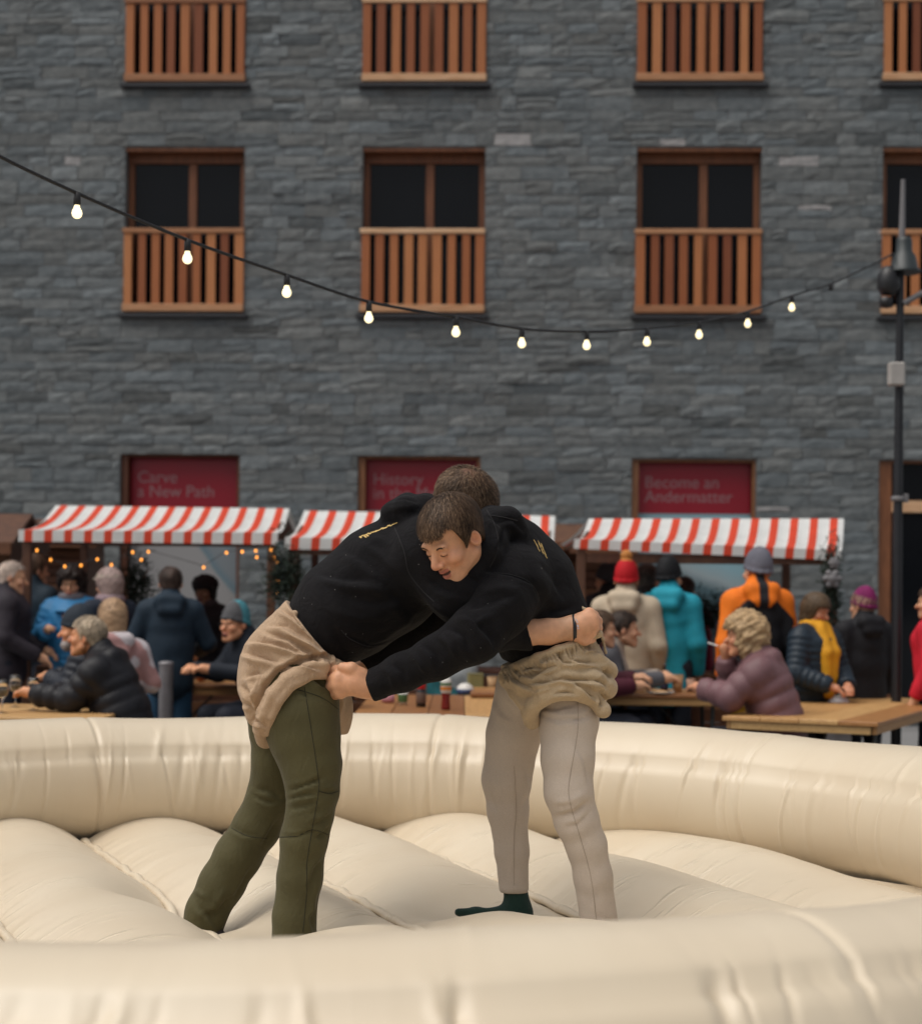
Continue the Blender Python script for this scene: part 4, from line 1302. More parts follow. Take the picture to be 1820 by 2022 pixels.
H.cut(lambda X, Y, Z: (X-pc[0])*nc[0]+(Z-pc[2])*nc[2]+0*Y, pc-np.array([0.165, 0.4, 0.25]), pc+np.array([0.3, 0.4, 0.25]), 0.01)
V, Q = H.mesh(0.0085)
fl = [(Z1((1180, 520), (1280, 530), (1380, 570), (1415, 640), (1390, 720)), 3, -0.006), (Z1((1010, 760), (1080, 800), (1110, 870)), 6, -0.010), (Z1((960, 790), (1030, 830), (1060, 890)), 6, 0.009),
      (Z1((1120, 720), (1200, 800), (1220, 840)), 6, -0.009), (Z1((1040, 720), (1140, 740), (1230, 700)), 7, 0.008), (Z1((1100, 680), (1200, 660), (1300, 620)), 8, -0.007), (Z1((1160, 610), (1240, 590), (1330, 600)), 8, 0.006),
      (Z1((900, 830), (960, 880), (980, 940)), 6, -0.008), (Z1((860, 870), (900, 910), (920, 960)), 6, 0.007), (Z1((780, 920), (820, 960), (830, 1000)), 5, -0.008), (Z1((740, 930), (780, 970), (790, 1020)), 5, 0.007),
      (Z1((1190, 280), (1260, 330), (1240, 420)), 6, -0.008), (Z1((1220, 300), (1300, 300), (1350, 350)), 5, -0.006), (Z1((1180, 260), (1230, 350), (1210, 470)), 4, 0.007),
      (Z1((1420, 480), (1480, 560), (1520, 640)), 9, -0.007), (Z1((1390, 520), (1440, 600), (1480, 690)), 9, 0.006), (Z1((1440, 700), (1500, 690), (1550, 680)), 6, -0.008), (Z1((1300, 860), (1400, 870), (1500, 840)), 6, -0.006)]
V = folds(V, Q, [(a_, b_, c_*1.5) for a_, b_, c_ in fl])
n_ = normals(V, Q); V = V+n_*(0.0035*wob(V, 26, 53)+0.0016*wob(V, 70, 54))[:, None]
hoB = wmesh('hoodie', V, Q, M_hood, pb)
Hb = Hc = Surf(V, Q)
lint(Hc, (780, 1120, 1120, 1330), 14, hoB, pb, 6)
hseams(Hc, (Z1((1180, 525), (1280, 530), (1370, 565), (1412, 640), (1395, 710), (1340, 790)), Z1((1185, 250), (1225, 330), (1235, 420), (1200, 500)), Z1((1190, 275), (1260, 285), (1320, 300))), hoB, pb)
cf = SDF(); cf.chain(ch([(756, 1345, 5.93, 34), (736, 1353, 5.945, 32.5)]), k=0.01)
plane_cut(cf, at(727, 1357.5, 5.945), imgdir(-0.93, 0.36)); plane_cut(cf, at(757, 1346, 5.93), imgdir(0.93, -0.36), k=0.012)
V, Q = cf.mesh(0.005); o = wmesh('cuff', V, Q, M_hood, pb)
gq = []
def ZQ(x, y): return (1023.8+x*0.05626, 1023.8+y*0.05626)
for (x0, y0, x1, y1, n) in ((560, 740, 760, 1160, 9), (700, 780, 900, 1260, 12), (800, 880, 1010, 1400, 13)):
    for k in range(n):
        t = (k+0.5)/n
        x, y = ZQ(x0+(x1-x0)*t+gp.uniform(-12, 12), y0+(y1-y0)*t)
        gq.append((x-1, y, 62+gp.uniform(-30, 30), gp.uniform(1.0, 2.0), gp.uniform(0.4, 0.8)))
hoodie_print(Hb, gq, hoB, pb)

body = Parts()
B_ = SDF()
B_.chain(ch([(1085, 1330, 6.2, 62), (1050, 1210, 6.2, 64), (1008, 1110, 6.18, 62), (955, 1085, 6.05, 34), (915, 1075, 5.95, 34)]), k=0.03)
B_.chain(ch([(1005, 1145, 6.03, 40), (935, 1258, 5.86, 28), (795, 1328, 5.905, 24), (735, 1354, 5.945, 22)]), k=0.02)
B_.chain(ch([(1000, 1120, 6.4, 40), (890, 1212, 6.44, 28), (725, 1315, 6.38, 22), (705, 1330, 6.36, 24)]), k=0.02)
B_.chain(ch([(1118, 1375, 6.18, 38), (1122, 1565, 6.07, 30), (1185, 1845, 6.10, 20)]), k=0.02)
B_.chain(ch([(1040, 1370, 6.33, 42), (1001, 1560, 6.39, 32), (1015, 1765, 6.42, 20)]), k=0.02)
V, Q = B_.mesh(0.011); body.add(V, Q, SKIN)
f2 = SDF()
f2.chain(ch([(765, 1342, 5.925, 26), (738, 1353, 5.945, 25.5), (718, 1352, 5.945, 26)]), k=0.01)
fist(f2, (728, 1354, 5.945, 25.5), (704, 1347, 5.94, 28), [(678, 1326, 5.945), (669, 1339, 5.93), (667, 1353, 5.93), (672, 1367, 5.94)],
     ([(663, 1325, 5.985), (655, 1340, 5.975), (654, 1355, 5.975), (661, 1370, 5.985)], [(676, 1332, 6.02), (668, 1344, 6.02), (668, 1358, 6.02), (674, 1371, 6.02)]),
     [(712, 1332, 5.925, 14), (694, 1320, 5.915, 12.5), (676, 1318, 5.925, 10)], 13.5)
V, Q = f2.mesh(0.0034); body.add(V, Q, SKIN*np.array([1.02, 0.98, 0.95]))
psi, phi = R(47), R(36)
MB_ = frame((-math.sin(psi)*math.cos(phi), -math.cos(psi)*math.cos(phi), -math.sin(phi)), R(1))
_ear = MB_ @ (np.array([-0.081, -0.014, -0.010])*1.08)
cb_ = at(936, 1061, 5.86+_ear[1])-_ear
body.add(put(HV, cb_, MB_, 1.08), HQ, skin_cols(HV, SKIN*np.array([1.03, 1.0, 0.98])))
child(body.build('body', M_skin, None), pb)
YZ_B = [(-0.2, -0.085), (-0.07, -0.080), (-0.035, -0.01), (-0.018, 0.026), (0.0, 0.016), (0.004, -0.030), (0.018, -0.026), (0.030, 0.018), (0.044, 0.066), (0.066, 0.067), (0.082, 0.056), (0.2, 0.054)]
def bangs(s):
    s.cone((-0.05, 0.07, 0.06), (0.05, 0.07, 0.06), 0.022, 0.022, 0.03)
hv, hq = hair_shell([(a, b+0.010) for a, b in YZ_B], 0.007, 0.0034); hv = hv+normals(hv, hq)*(0.004*wob(hv, 85, 4))[:, None]
hp = Parts(); hp.add(put(hv, cb_, MB_, 1.08), hq, (0.05, 0.028, 0.015))
gl = MB_.T @ np.array([0, 0, -1.0])
sv, sq, sc_ = strands(hv, hq, 15000, (0.030, 0.058), 0.00055, [(0.058, 0.034, 0.020), (0.080, 0.048, 0.028), (0.036, 0.021, 0.013), (0.15, 0.095, 0.058)], gl, 42, gmix=0.22, lift=0.003, jit=0.05, stop=YZ_B)
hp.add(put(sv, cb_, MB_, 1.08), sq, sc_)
# brows and lashes
gb = np.random.default_rng(12)
ev_, ef_ = [], []
from mathutils.bvhtree import BVHTree as _BT
_hb = _BT.FromPolygons(HV.tolist(), HQ.tolist())
def hairlet(p, d, w):
    hit_ = _hb.ray_cast(Vector((p[0], 0.2, p[2])), Vector((0, -1, 0)))[0]
    hit2 = _hb.ray_cast(Vector((p[0]+d[0], 0.2, p[2]+d[2])), Vector((0, -1, 0)))[0]
    if hit_ is None or hit2 is None: return
    p = np.array([p[0], hit_.y+0.0007, p[2]]); d = np.array([d[0], hit2.y+0.001+max(0, d[1])-p[1], d[2]])
    n0 = np.array([0, 1.0, 0]); sd_ = np.cross(d, n0); sd_ /= np.linalg.norm(sd_)+1e-9
    b0 = len(ev_); ev_.extend([p-sd_*w, p+sd_*w, p+d+sd_*w*0.3, p+d-sd_*w*0.3]); ef_.append((b0, b0+1, b0+2, b0+3))
for sg in (-1, 1):
    for k in range(90):
        t = gb.random()
        p = np.array([sg*(0.019+0.029*t), 0.0905-0.010*t*t+0.001, 0.0135+0.006*math.sin(t*2.6)+gb.uniform(-0.002, 0.002)])
        hairlet(p, np.array([sg*0.006, -0.001, 0.0014]), 0.0006)
    for k in range(26):
        t = k/25
        p = np.array([sg*(0.019+0.026*t), 0.0885-0.006*abs(t-0.45), -0.0085-0.0015*math.sin(t*3.1)])
        hairlet(p, np.array([sg*0.0012, 0.0035, -0.0032]), 0.0008)
hp.add(put(np.array(ev_), cb_, MB_, 1.08), np.array(ef_), (0.045, 0.025, 0.015))
child(hp.build('hair', M_hair, None), pb)
sk = SDF(); sk.chain(ch([(1016, 1738, 6.42, 24), (1020, 1785, 6.42, 24.5), (1025, 1803, 6.42, 25)]), k=0.015)
sk.chain(ch([(1024, 1806, 6.42, 24), (985, 1812, 6.41, 19), (940, 1806, 6.39, 13), (905, 1802, 6.37, 8)]), k=0.02, k0=0.03)
V, Q = sk.mesh(0.006); wmesh('sock', V, Q, M_sock, pb)
sk = SDF(); sk.chain(ch([(1186, 1840, 6.1, 24), (1188, 1868, 6.08, 21), (1120, 1880, 6.02, 14)]), k=0.02)
V, Q = sk.mesh(0.008); wmesh('sock', V, Q, M_sock, pb)
# ================================================================== CROWD
M_hat = {}
def yawm(a): return np.array([[math.cos(a), -math.sin(a), 0], [math.sin(a), math.cos(a), 0], [0, 0, 1]])
HS = head_sdf(detail=False, neck=False)
HLV, HLQ = HS.mesh(0.0085)
HAIRS = {
    'short': ([(-0.2, -0.08), (-0.06, -0.075), (-0.03, -0.01), (-0.015, 0.012), (0.0, -0.015), (0.02, -0.005), (0.035, 0.04), (0.06, 0.06), (0.2, 0.07)], 0.012),
    'bald': ([(-0.2, -0.06), (-0.06, -0.06), (-0.03, -0.01), (0.0, -0.005), (0.02, 0.03), (0.05, 0.075), (0.2, 0.09)], 0.005),
    'bob': ([(-0.2, -0.11), (-0.03, -0.11), (0.02, -0.09), (0.036, -0.03), (0.05, 0.045), (0.2, 0.05)], 0.03),
    'long': ([(-0.2, -0.2), (-0.02, -0.2), (0.02, -0.12), (0.036, -0.03), (0.05, 0.055), (0.2, 0.06)], 0.02),
    'curly': ([(-0.2, -0.16), (0.0, -0.15), (0.03, -0.10), (0.045, -0.03), (0.06, 0.045), (0.2, 0.05)], 0.045),
}
def hair_mesh(kind, seed=0):
    yz, t = HAIRS[kind]
    def ex(s):
        if kind == 'long': s.cone((0, -0.06, 0.0), (0, -0.08, -0.24), 0.085, 0.075, 0.03)
        if kind in ('bob', 'curly'): s.cone((0, -0.045, 0.0), (0, -0.05, -0.10), 0.09 if kind == 'bob' else 0.115, 0.085 if kind == 'bob' else 0.10, 0.03)
    hv, hq = hair_shell(yz, t, 0.009, ex)
    if kind == 'curly':
        n = normals(hv, hq); hv = hv+n*(0.020*wob(hv, 95, seed)+0.013*wob(hv, 210, seed+1))[:, None]
    else:
        n = normals(hv, hq); hv = hv+n*(0.005*wob(hv, 150, seed))[:, None]
    return hv, hq
def hat_mesh(kind):
    s = SDF()
    if kind in ('beanie', 'bobble'):
        s.ell((0, -0.020, 0.040), (0.088, 0.110, 0.112), k=0); s.ell((0, -0.035, 0.10), (0.055, 0.065, 0.065), k=0.04)
        s.cut(lambda X, Y, Z: (0.004+0.28*np.clip(Y, -0.1, 0.1))-Z+0*X, k=0.01)
        s.cone((0, 0.0, 0.0), (0, 0.0, 0.0), 0.001, 0.001, 0)
        a = [(0.083*math.cos(w), -0.020+0.104*math.sin(w), 0.020+0.28*max(-0.1, min(0.1, -0.020+0.104*math.sin(w)))) for w in np.linspace(0, 2*np.pi, 13)]
        s.chain([(np.array(p), 0.012) for p in a], k=0.01)
        if kind == 'bobble': s.ell((0, -0.03, 0.185), (0.045, 0.045, 0.042), k=0.005)
    elif kind == 'cap':
        s.ell((0, -0.012, 0.062), (0.100, 0.122, 0.062), k=0)
        s.ell((0, 0.10, 0.050), (0.072, 0.055, 0.012), k=0.02)
    elif kind == 'fur':
        s.ell((0, -0.012, 0.06), (0.118, 0.135, 0.10), k=0)
        s.cut(lambda X, Y, Z: 0.0+0.2*np.clip(Y, -0.1, 0.1)-Z+0*X, k=0.02)
    V, Q = s.mesh(0.008)
    n = normals(V, Q)
    if kind == 'fur': V = V+n*(0.012*wob(V, 160, 3))[:, None]
    if kind in ('beanie', 'bobble'):
        ang = np.arctan2(V[:, 1]+0.018, V[:, 0]); V = V+n*(0.0028*np.sin(ang*34))[:, None]
    return V, Q
def two_tone(c1, c2, fn, V):
    w = fn(V)[:, None]
    return np.array(c1)*(1-w)+np.array(c2)*w

M_person_cloth = m_attr('outer_cloth', 'col', 0.75, 0.3, 0, 35, 0.3, 0.16, 9)
M_person_shiny = m_attr('quilted_nylon', 'col', 0.5, 0.3, 0, 30, 0.3, 0.12, 9)
PEOPLE = []
def person(label, head, d, face, H=1.72, pose='stand', jacket=(0.02, 0.025, 0.035), jstyle='coat', legs=(0.015, 0.018, 0.028), hair=None, hat=None,
           lean=0.0, side=0.0, hyaw=0.0, hpitch=0.0, arms=None, jlen=None, hood=None, tone=SKIN, jcol=None, wide=1.0, scarf=None, extra=None, group='people at the market behind the ring', quilt=0.055, yank=0.0, mouth=False):
    """head: photo position of the head's centre, d: distance; face: direction the person faces (0 = away from the camera, 90 = left, 180 = towards it, -90 = right)"""
    hc = at(head[0], head[1], d)
    sc = H/1.72
    yw = R(face); My = yawm(yw)
    if pose == 'stand':
        hz = 1.60
        J = dict(hip=(0, 0, 0.93), wst=(0, 0.01+lean*0.12, 1.10), che=(0, 0.02+lean*0.42, 1.30), nk=(0, 0.0+lean*0.62, 1.46), hd=(0, 0.035+lean*0.80, 1.595-abs(lean)*0.10))
        L = {s: [(s*0.09, 0, 0.90), (s*0.10, 0.02, 0.49), (s*0.105, -0.01+yank*s, 0.09)] for s in (-1, 1)}
    else:
        J = dict(hip=(0, 0, 0.55), wst=(0, 0.02+lean*0.1, 0.72), che=(0, 0.04+lean*0.36, 0.92), nk=(0, 0.03+lean*0.56, 1.07), hd=(0, 0.07+lean*0.72, 1.22-abs(lean)*0.08))
        L = {s: [(s*0.09, 0, 0.54), (s*0.13, 0.42, 0.53), (s*0.13, 0.40, 0.09)] for s in (-1, 1)}
    J = {k: np.array(v, float) for k, v in J.items()}
    J['che'][0] += side*0.5; J['nk'][0] += side*0.8; J['hd'][0] += side
    zs = hc[2]/J['hd'][2]                                 # scale that puts this head at its height with the feet on the ground
    base = np.array([hc[0], hc[1], 0])-My @ (np.array([J['hd'][0], J['hd'][1], 0])*zs)
    root = empty('person', tuple(base), yw, label, 'person', group)
    k = zs
    sh = {s: np.array([s*0.165*wide, J['che'][1]*0.6+J['nk'][1]*0.4, J['nk'][2]-0.080])+np.array([J['nk'][0]*0.8, 0, 0]) for s in (-1, 1)}
    arm = {}
    for s in (-1, 1):
        a = (arms or {}).get(s)
        if a is None: a = ((s*0.222*wide, sh[s][1]-0.03, sh[s][2]-0.29), (s*0.215*wide, sh[s][1]+0.08, sh[s][2]-0.52))
        arm[s] = [np.array(q, float) for q in a]
    # body: one continuous figure
    b = SDF()
    b.chain([(J['hip'], 0.12), (J['wst'], 0.115), (J['che'], 0.13), (J['nk'], 0.06), (J['hd']-np.array([0, 0.03, 0.05]), 0.056)], k=0.04)
    for s in (-1, 1):
        b.chain([(np.array(L[s][0]), 0.085), (np.array(L[s][1]), 0.058), (np.array(L[s][2]), 0.042)], k=0.02)
        b.cone(J['che']+np.array([0, 0, 0.08]), sh[s], 0.08, 0.055, 0.03)
        e, hnd = arm[s]
        b.chain([(sh[s], 0.052), (e, 0.042), (hnd, 0.030)], k=0.015)
        dv = hnd-e; dv /= np.linalg.norm(dv)+1e-9
        sd = np.cross(dv, np.array([0, 0, 1.0])); sd /= np.linalg.norm(sd)+1e-6
        b.cone(hnd, hnd+dv*0.06, 0.034, 0.036, 0.015)
        for q in range(4):
            f0 = hnd+dv*0.075+sd*(q-1.5)*0.019
            f1 = f0+dv*(0.035+0.008*(q in (1, 2)))+np.array([0, 0, -0.014]); f2_ = f1+dv*0.012+np.array([0, 0, -0.030])
            b.chain([(f0, 0.0125), (f1, 0.0115), (f2_, 0.010)], k=0.004, k0=0.01)
        b.chain([(hnd+dv*0.03-sd*s*0.025, 0.014), (hnd+dv*0.075-sd*s*0.052, 0.0115)], k=0.01)
    Vb, Qb = b.mesh(0.0125)
    Mh = np.array(Matrix.Rotation(R(hyaw), 3, 'Z') @ Matrix.Rotation(R(hpitch), 3, 'X'))
    hs = 1.04
    def hp_(Lc): return (J['hd']+(Lc*hs) @ Mh.T)
    P = Parts()
    P.add(Vb*k, Qb, np.array(tone))
    hcol = skin_cols(HLV, tone)
    if mouth: hcol[(np.abs(HLV[:, 0]) < 0.018) & (HLV[:, 1] > 0.06) & (np.abs(HLV[:, 2]+0.084) < 0.011)] = (0.05, 0.012, 0.01)
    P.add(hp_(HLV)*k, HLQ, hcol)
    P.build('body', M_skin, root)
    if hair:
        hv, hq = hair_mesh(hair[1], len(PEOPLE))
        hc_ = np.array(hair[0])*(1+0.35*wob(hv, 90, len(PEOPLE)+3))[:, None]
        hh_ = Parts(); hh_.add(hp_(hv)*k, hq, np.clip(hc_, 0.004, 1))
        gl_ = Mh.T @ np.array([0, 0, -1.0]); h0 = np.array(hair[0])
        sv, sq, sc_ = strands(hv, hq, 900, (0.03, 0.07) if hair[1] != 'bald' else (0.015, 0.03), 0.0022, [h0, h0*1.5, h0*0.6], gl_, len(PEOPLE)+70, lift=HAIRS[hair[1]][1]*0.5, gmix=0.2, stop=HAIRS[hair[1]][0])
        hh_.add(hp_(sv)*k, sq, np.clip(sc_, 0.003, 1)); hh_.build('hair', M_hair, root)
    if hat:
        hv, hq = hat_mesh(hat[1])
        cc = np.tile(np.array(hat[0], float), (len(hv), 1))
        if len(hat) > 2: cc = hat[2](hv)
        mesh_np('hat', hp_(hv)*k, hq, M_person_cloth, root, True, {'col': cc})
    # trousers
    t = SDF()
    t.ell(J['hip'], (0.165*wide, 0.13, 0.13), k=0)
    for s in (-1, 1):
        t.chain([(np.array(L[s][0]), 0.100), (np.array(L[s][1]), 0.076), (np.array(L[s][2])+np.array([0, 0, 0.03]), 0.068)], k=0.02, k0=0.04)
    V, Q = t.mesh(0.015)
    V = V+normals(V, Q)*(0.004*wob(V, 45, 5))[:, None]
    mesh_np('trousers', V*k, Q, M_person_cloth, root, True, {'col': np.tile(np.array(legs, float), (len(V), 1))})
    for s in (-1, 1):
        f = SDF(); fp = np.array(L[s][2]); f.cone(fp+np.array([0, -0.03, -0.035]), fp+np.array([0, 0.14, -0.045]), 0.052, 0.042, 0)
        f.cut(lambda X, Y, Z: 0.004-Z+0*X+0*Y, k=0.004)
        V, Q = f.mesh(0.012); mesh_np('shoe', V*k, Q, M_shoe2, root)
    # jacket
    q = (0.018, quilt, 0) if jstyle == 'puffer' else None
    th = 0.030 if jstyle == 'puffer' else 0.022
    j = SDF()
    low = (J['hip']*(1-(jlen if jlen is not None else 0.0))+np.array([0, 0, 0.55 if pose == 'stand' else 0.5])*(jlen if jlen is not None else 0.0)) if jlen else J['hip']+np.array([0, 0, -0.02])
    ax = (1.17 if jstyle != 'puffer' else 1.24)*wide
    pts = [(low, 0.138+th*0.6), (J['wst'], 0.122+th), (J['che'], 0.135+th), (J['nk']+np.array([0, -0.012, -0.035]), 0.092)]
    acc = 0.0
    for (a, ra), (b_, rb) in zip(pts[:-1], pts[1:]):
        _add_wide(j, a, b_, ra, rb, ax if rb > 0.1 else 1.0, 0.05, (q[0], q[1], acc) if q else None)
        acc += float(np.linalg.norm(a-b_))
    for s in (-1, 1):
        e, hnd = arm[s]
        j.cone(J['che']+np.array([0, 0, 0.07]), sh[s], 0.10, 0.076+th*0.3, 0.05)
        j.chain([(sh[s], 0.072+th*0.5), (e, 0.060+th*0.5), (hnd-0.02*(hnd-e)/(np.linalg.norm(hnd-e)+1e-9), 0.050+th*0.35)], k=0.02, k0=0.03, q=q)
        dv = (hnd-e)/(np.linalg.norm(hnd-e)+1e-9)
        plane_cut(j, hnd+dv*0.012, dv, rad=0.085)
    for s in (-1, 1): j.cone(J['nk']+np.array([s*0.02, -0.01, -0.01]), sh[s]+np.array([-s*0.03, 0, 0.03]), 0.075, 0.060, 0.04)
    j.cone(J['nk']+np.array([0, -0.01, -0.03]), J['nk']+np.array([0, -0.005, 0.055]), 0.092, 0.080, 0.03)
    if hood:
        j.cone(J['nk']+np.array([-0.07, -0.10, 0.0]), J['nk']+np.array([0.07, -0.10, 0.0]), 0.062, 0.062, 0.03)
        j.cone(J['nk']+np.array([-0.05, -0.125, -0.07]), J['nk']+np.array([0.05, -0.125, -0.07]), 0.055, 0.055, 0.03)
    if pose == 'sit':
        zlow = J['hip'][2]-0.07
        j.cut(lambda X, Y, Z: zlow-Z+0*X+0*Y, k=0.02)
    V, Q = j.mesh(0.0135)
    V = V+normals(V, Q)*(0.006*wob(V, 26, len(PEOPLE))+0.003*wob(V, 60, len(PEOPLE)+9))[:, None]
    cc = np.tile(np.array(jacket, float), (len(V), 1))
    if jcol: cc = jcol(V, cc, J, arm)
    mesh_np('jacket', V*k, Q, M_person_shiny if jstyle == 'puffer' else M_person_cloth, root, True, {'col': cc})
    if scarf:
        s_ = SDF()
        for w in np.linspace(0, 2*np.pi, 11)[:-1]:
            w2 = w+2*np.pi/10
            s_.cone(J['nk']+np.array([0.082*math.cos(w), 0.085*math.sin(w), 0.02]), J['nk']+np.array([0.082*math.cos(w2), 0.085*math.sin(w2), 0.02]), 0.038, 0.038, 0.02)
        if scarf[1] == 'drape': 
            s_.chain([(J['nk']+np.array([-0.03, 0.10, 0.0]), 0.05), (J['che']+np.array([-0.03, 0.17, -0.05]), 0.06), (J['wst']+np.array([-0.02, 0.17, -0.05]), 0.055), (J['hip']+np.array([0.0, 0.17, -0.02]), 0.05)], k=0.02)
            s_.chain([(J['nk']+np.array([0.04, 0.10, 0.0]), 0.05), (J['che']+np.array([0.05, 0.17, -0.05]), 0.055), (J['wst']+np.array([0.05, 0.17, -0.05]), 0.05)], k=0.02)
        V, Q = s_.mesh(0.012); V = V+normals(V, Q)*(0.004*wob(V, 60, 2))[:, None]
        mesh_np('scarf', V*k, Q, M_person_cloth, root, True, {'col': np.tile(np.array(scarf[0], float), (len(V), 1))})
    if extra: extra(root, k, J, arm, hp_)
    PEOPLE.append(root)
    return root
def _add_wide(s, a, b, ra, rb, ax, k, q=None):
    a = np.array(a, float); b = np.array(b, float); r = max(ra, rb)*ax+0.03
    def f(X, Y, Z):
        ba = b-a; L2 = float(ba @ ba)+1e-12
        t = np.clip(((X-a[0])*ba[0]+(Y-a[1])*ba[1]+(Z-a[2])*ba[2])/L2, 0, 1)
        ex, ey, ez = (X-a[0]-t*ba[0])/ax, Y-a[1]-t*ba[1], Z-a[2]-t*ba[2]
        rr = ra+t*(rb-ra)
        if q: rr = rr+q[0]*np.abs(np.sin(np.pi*(t*math.sqrt(L2)+q[2])/q[1]))**0.6
        return np.sqrt(ex*ex+ey*ey+ez*ez)-rr
    s.p.append((f, np.minimum(a, b)-r, np.maximum(a, b)+r, k, 'u'))
M_shoe2 = m_plain('dark_shoe', (0.018, 0.016, 0.015), 0.6)
NAVY, BLACK, CHAR = (0.012, 0.022, 0.038), (0.008, 0.008, 0.010), (0.022, 0.018, 0.023)
TEALN = (0.012, 0.026, 0.040)
def glasses(root, k, J, arm, hp_):
    m_ = MB()
    for s in (-1, 1):
        pts = [hp_(np.array([[s*0.032+0.021*math.cos(w), 0.098, -0.004+0.016*math.sin(w)]]))[0]*k for w in np.linspace(0, 2*np.pi, 15)]
        m_.tube(pts, 0.0022, 5)
        m_.tube([hp_(np.array([[s*0.053, 0.096, 0.0]]))[0]*k, hp_(np.array([[s*0.08, 0.0, 0.0]]))[0]*k], 0.002, 5)
    m_.tube([hp_(np.array([[-0.011, 0.099, 0.0]]))[0]*k, hp_(np.array([[0.011, 0.099, 0.0]]))[0]*k], 0.002, 5)
    m_.build('glasses', M_blackmetal, root)
M_blackmetal = m_plain('black_metal', (0.01, 0.01, 0.012), 0.4)

def beard(root, k, hp_):
    s = SDF(); s.ell((0, 0.055, -0.098), (0.050, 0.045, 0.042), k=0); s.cone((-0.055, 0.02, -0.06), (0, 0.07, -0.10), 0.022, 0.03, 0.02); s.cone((0.055, 0.02, -0.06), (0, 0.07, -0.10), 0.022, 0.03, 0.02)
    V, Q = s.mesh(0.008); V = V+normals(V, Q)*(0.005*wob(V, 150, 4))[:, None]
    mesh_np('beard', hp_(V)*k, Q, M_hair, root, True, {'col': np.tile(np.array((0.30, 0.27, 0.26)), (len(V), 1))})
# --- left cluster
person('bald white-haired man in charcoal jacket standing at the left edge, in profile', (26, 1141), 14.6, -82, 1.74, jacket=(0.024, 0.019, 0.026), hair=((0.50, 0.40, 0.34), 'bald'), wide=1.12, jlen=0.25, hpitch=-6, legs=(0.010, 0.012, 0.02),
       arms={-1: ((-0.26, 0.05, 1.12), (-0.20, 0.26, 1.02)), 1: ((0.27, 0.0, 1.12), (0.20, 0.25, 0.98))})
person('brown-haired man with his back turned in dark blue jacket behind the bald man', (70, 1127), 15.6, -28, 1.76, jacket=TEALN, hair=((0.10, 0.06, 0.04), 'short'), hyaw=-20)
person('woman with dark curly hair and glasses in bright blue quilted jacket facing the ring', (141, 1152), 15.0, 178, 1.66, jacket=(0.035, 0.20, 0.42), jstyle='puffer', hair=((0.022, 0.014, 0.012), 'curly'), scarf=((0.16, 0.15, 0.17), 'loop'), extra=glasses,
       arms={1: ((0.27, 0.04, 1.12), (0.15, 0.24, 1.20)), -1: ((-0.27, 0.03, 1.10), (-0.20, 0.22, 0.98))}, hpitch=-8, legs=(0.012, 0.014, 0.02))
person('person in pale flat cap and navy jacket turned away beside the blue jacket', (214, 1156), 14.7, 38, 1.64, jacket=(0.010, 0.016, 0.030), hair=((0.30, 0.22, 0.20), 'bob'), hat=((0.36, 0.31, 0.25), 'cap'), tone=SKIN*0.95, scarf=((0.25, 0.18, 0.20), 'loop'), hyaw=10)
person('grey-bearded man in dark blue beanie and navy quilted jacket seated at the wine table', (150, 1243), 12.75, 78, 1.7, 'sit', jacket=(0.009, 0.012, 0.020), jstyle='puffer', hat=((0.018, 0.026, 0.038), 'beanie'), lean=0.35, hyaw=14, hpitch=-4, tone=SKIN*np.array([1.05, 0.9, 0.75]),
       arms={1: ((0.24, 0.30, 0.80), (0.08, 0.50, 0.86)), -1: ((-0.24, 0.25, 0.80), (-0.05, 0.48, 0.86))},
       extra=lambda root, k, J, arm, hp_: beard(root, k, hp_))
def moncler_patch(root, k, J, arm, hp_):
    m_ = MB(); e = arm[1][0]
    c = (np.array(arm[1][0])*0.45+np.array([0.19, J['che'][1]*0.6+J['nk'][1]*0.4, J['nk'][2]-0.06])*0.55)*k
    m_.lathe([(0.0001, 0.004), (0.030, 0.004), (0.033, 0.0), (0.030, -0.004)], (0, 0, 0), 18)
    o = m_.build('sleeve_badge', m_plain('badge_white', (0.55, 0.50, 0.50), 0.5), root)
    o.location = c+np.array([0.098, 0.0, 0.0])*k; o.rotation_euler = (0, R(75), 0)
person('grey-haired man in shiny black quilted down jacket resting his arm on the wine table', (172, 1258), 11.75, 84, 1.76, 'sit', jacket=(0.009, 0.009, 0.012), jstyle='puffer', hair=((0.40, 0.32, 0.23), 'short'), lean=0.30, hyaw=-4, hpitch=6, hood=True, quilt=0.082, wide=1.12, tone=SKIN*np.array([1.0, 0.86, 0.72]),
       arms={-1: ((-0.20, 0.32, 0.80), (-0.16, 0.58, 0.84)), 1: ((0.24, 0.22, 0.80), (0.20, 0.56, 0.82))}, extra=moncler_patch)
person('person with long light brown hair and pale pink patterned jacket seated behind the down jacket', (222, 1222), 13.3, 20, 1.64, 'sit', jacket=(0.42, 0.27, 0.26), hair=((0.34, 0.22, 0.13), 'long'), hood=True,
       arms={1: ((0.26, 0.05, 0.78), (0.24, 0.20, 0.84))}, jcol=lambda V, c, J, a: two_tone((0.40, 0.22, 0.21), (0.55, 0.50, 0.52), lambda v: (wob(v, 40, 8) > 0.1)*1.0, V))
person('broad man in dark navy coat with back turned before the pale poster', (337, 1153), 14.2, 8, 1.74, jacket=(0.011, 0.024, 0.040), hair=((0.055, 0.035, 0.028), 'short'), wide=1.08, jlen=0.35, hood=True, legs=(0.02, 0.06, 0.11), hpitch=-8,
       arms={-1: ((-0.30, 0.05, 1.12), (-0.22, 0.26, 1.05)), 1: ((0.30, 0.06, 1.12), (0.22, 0.27, 1.05))})
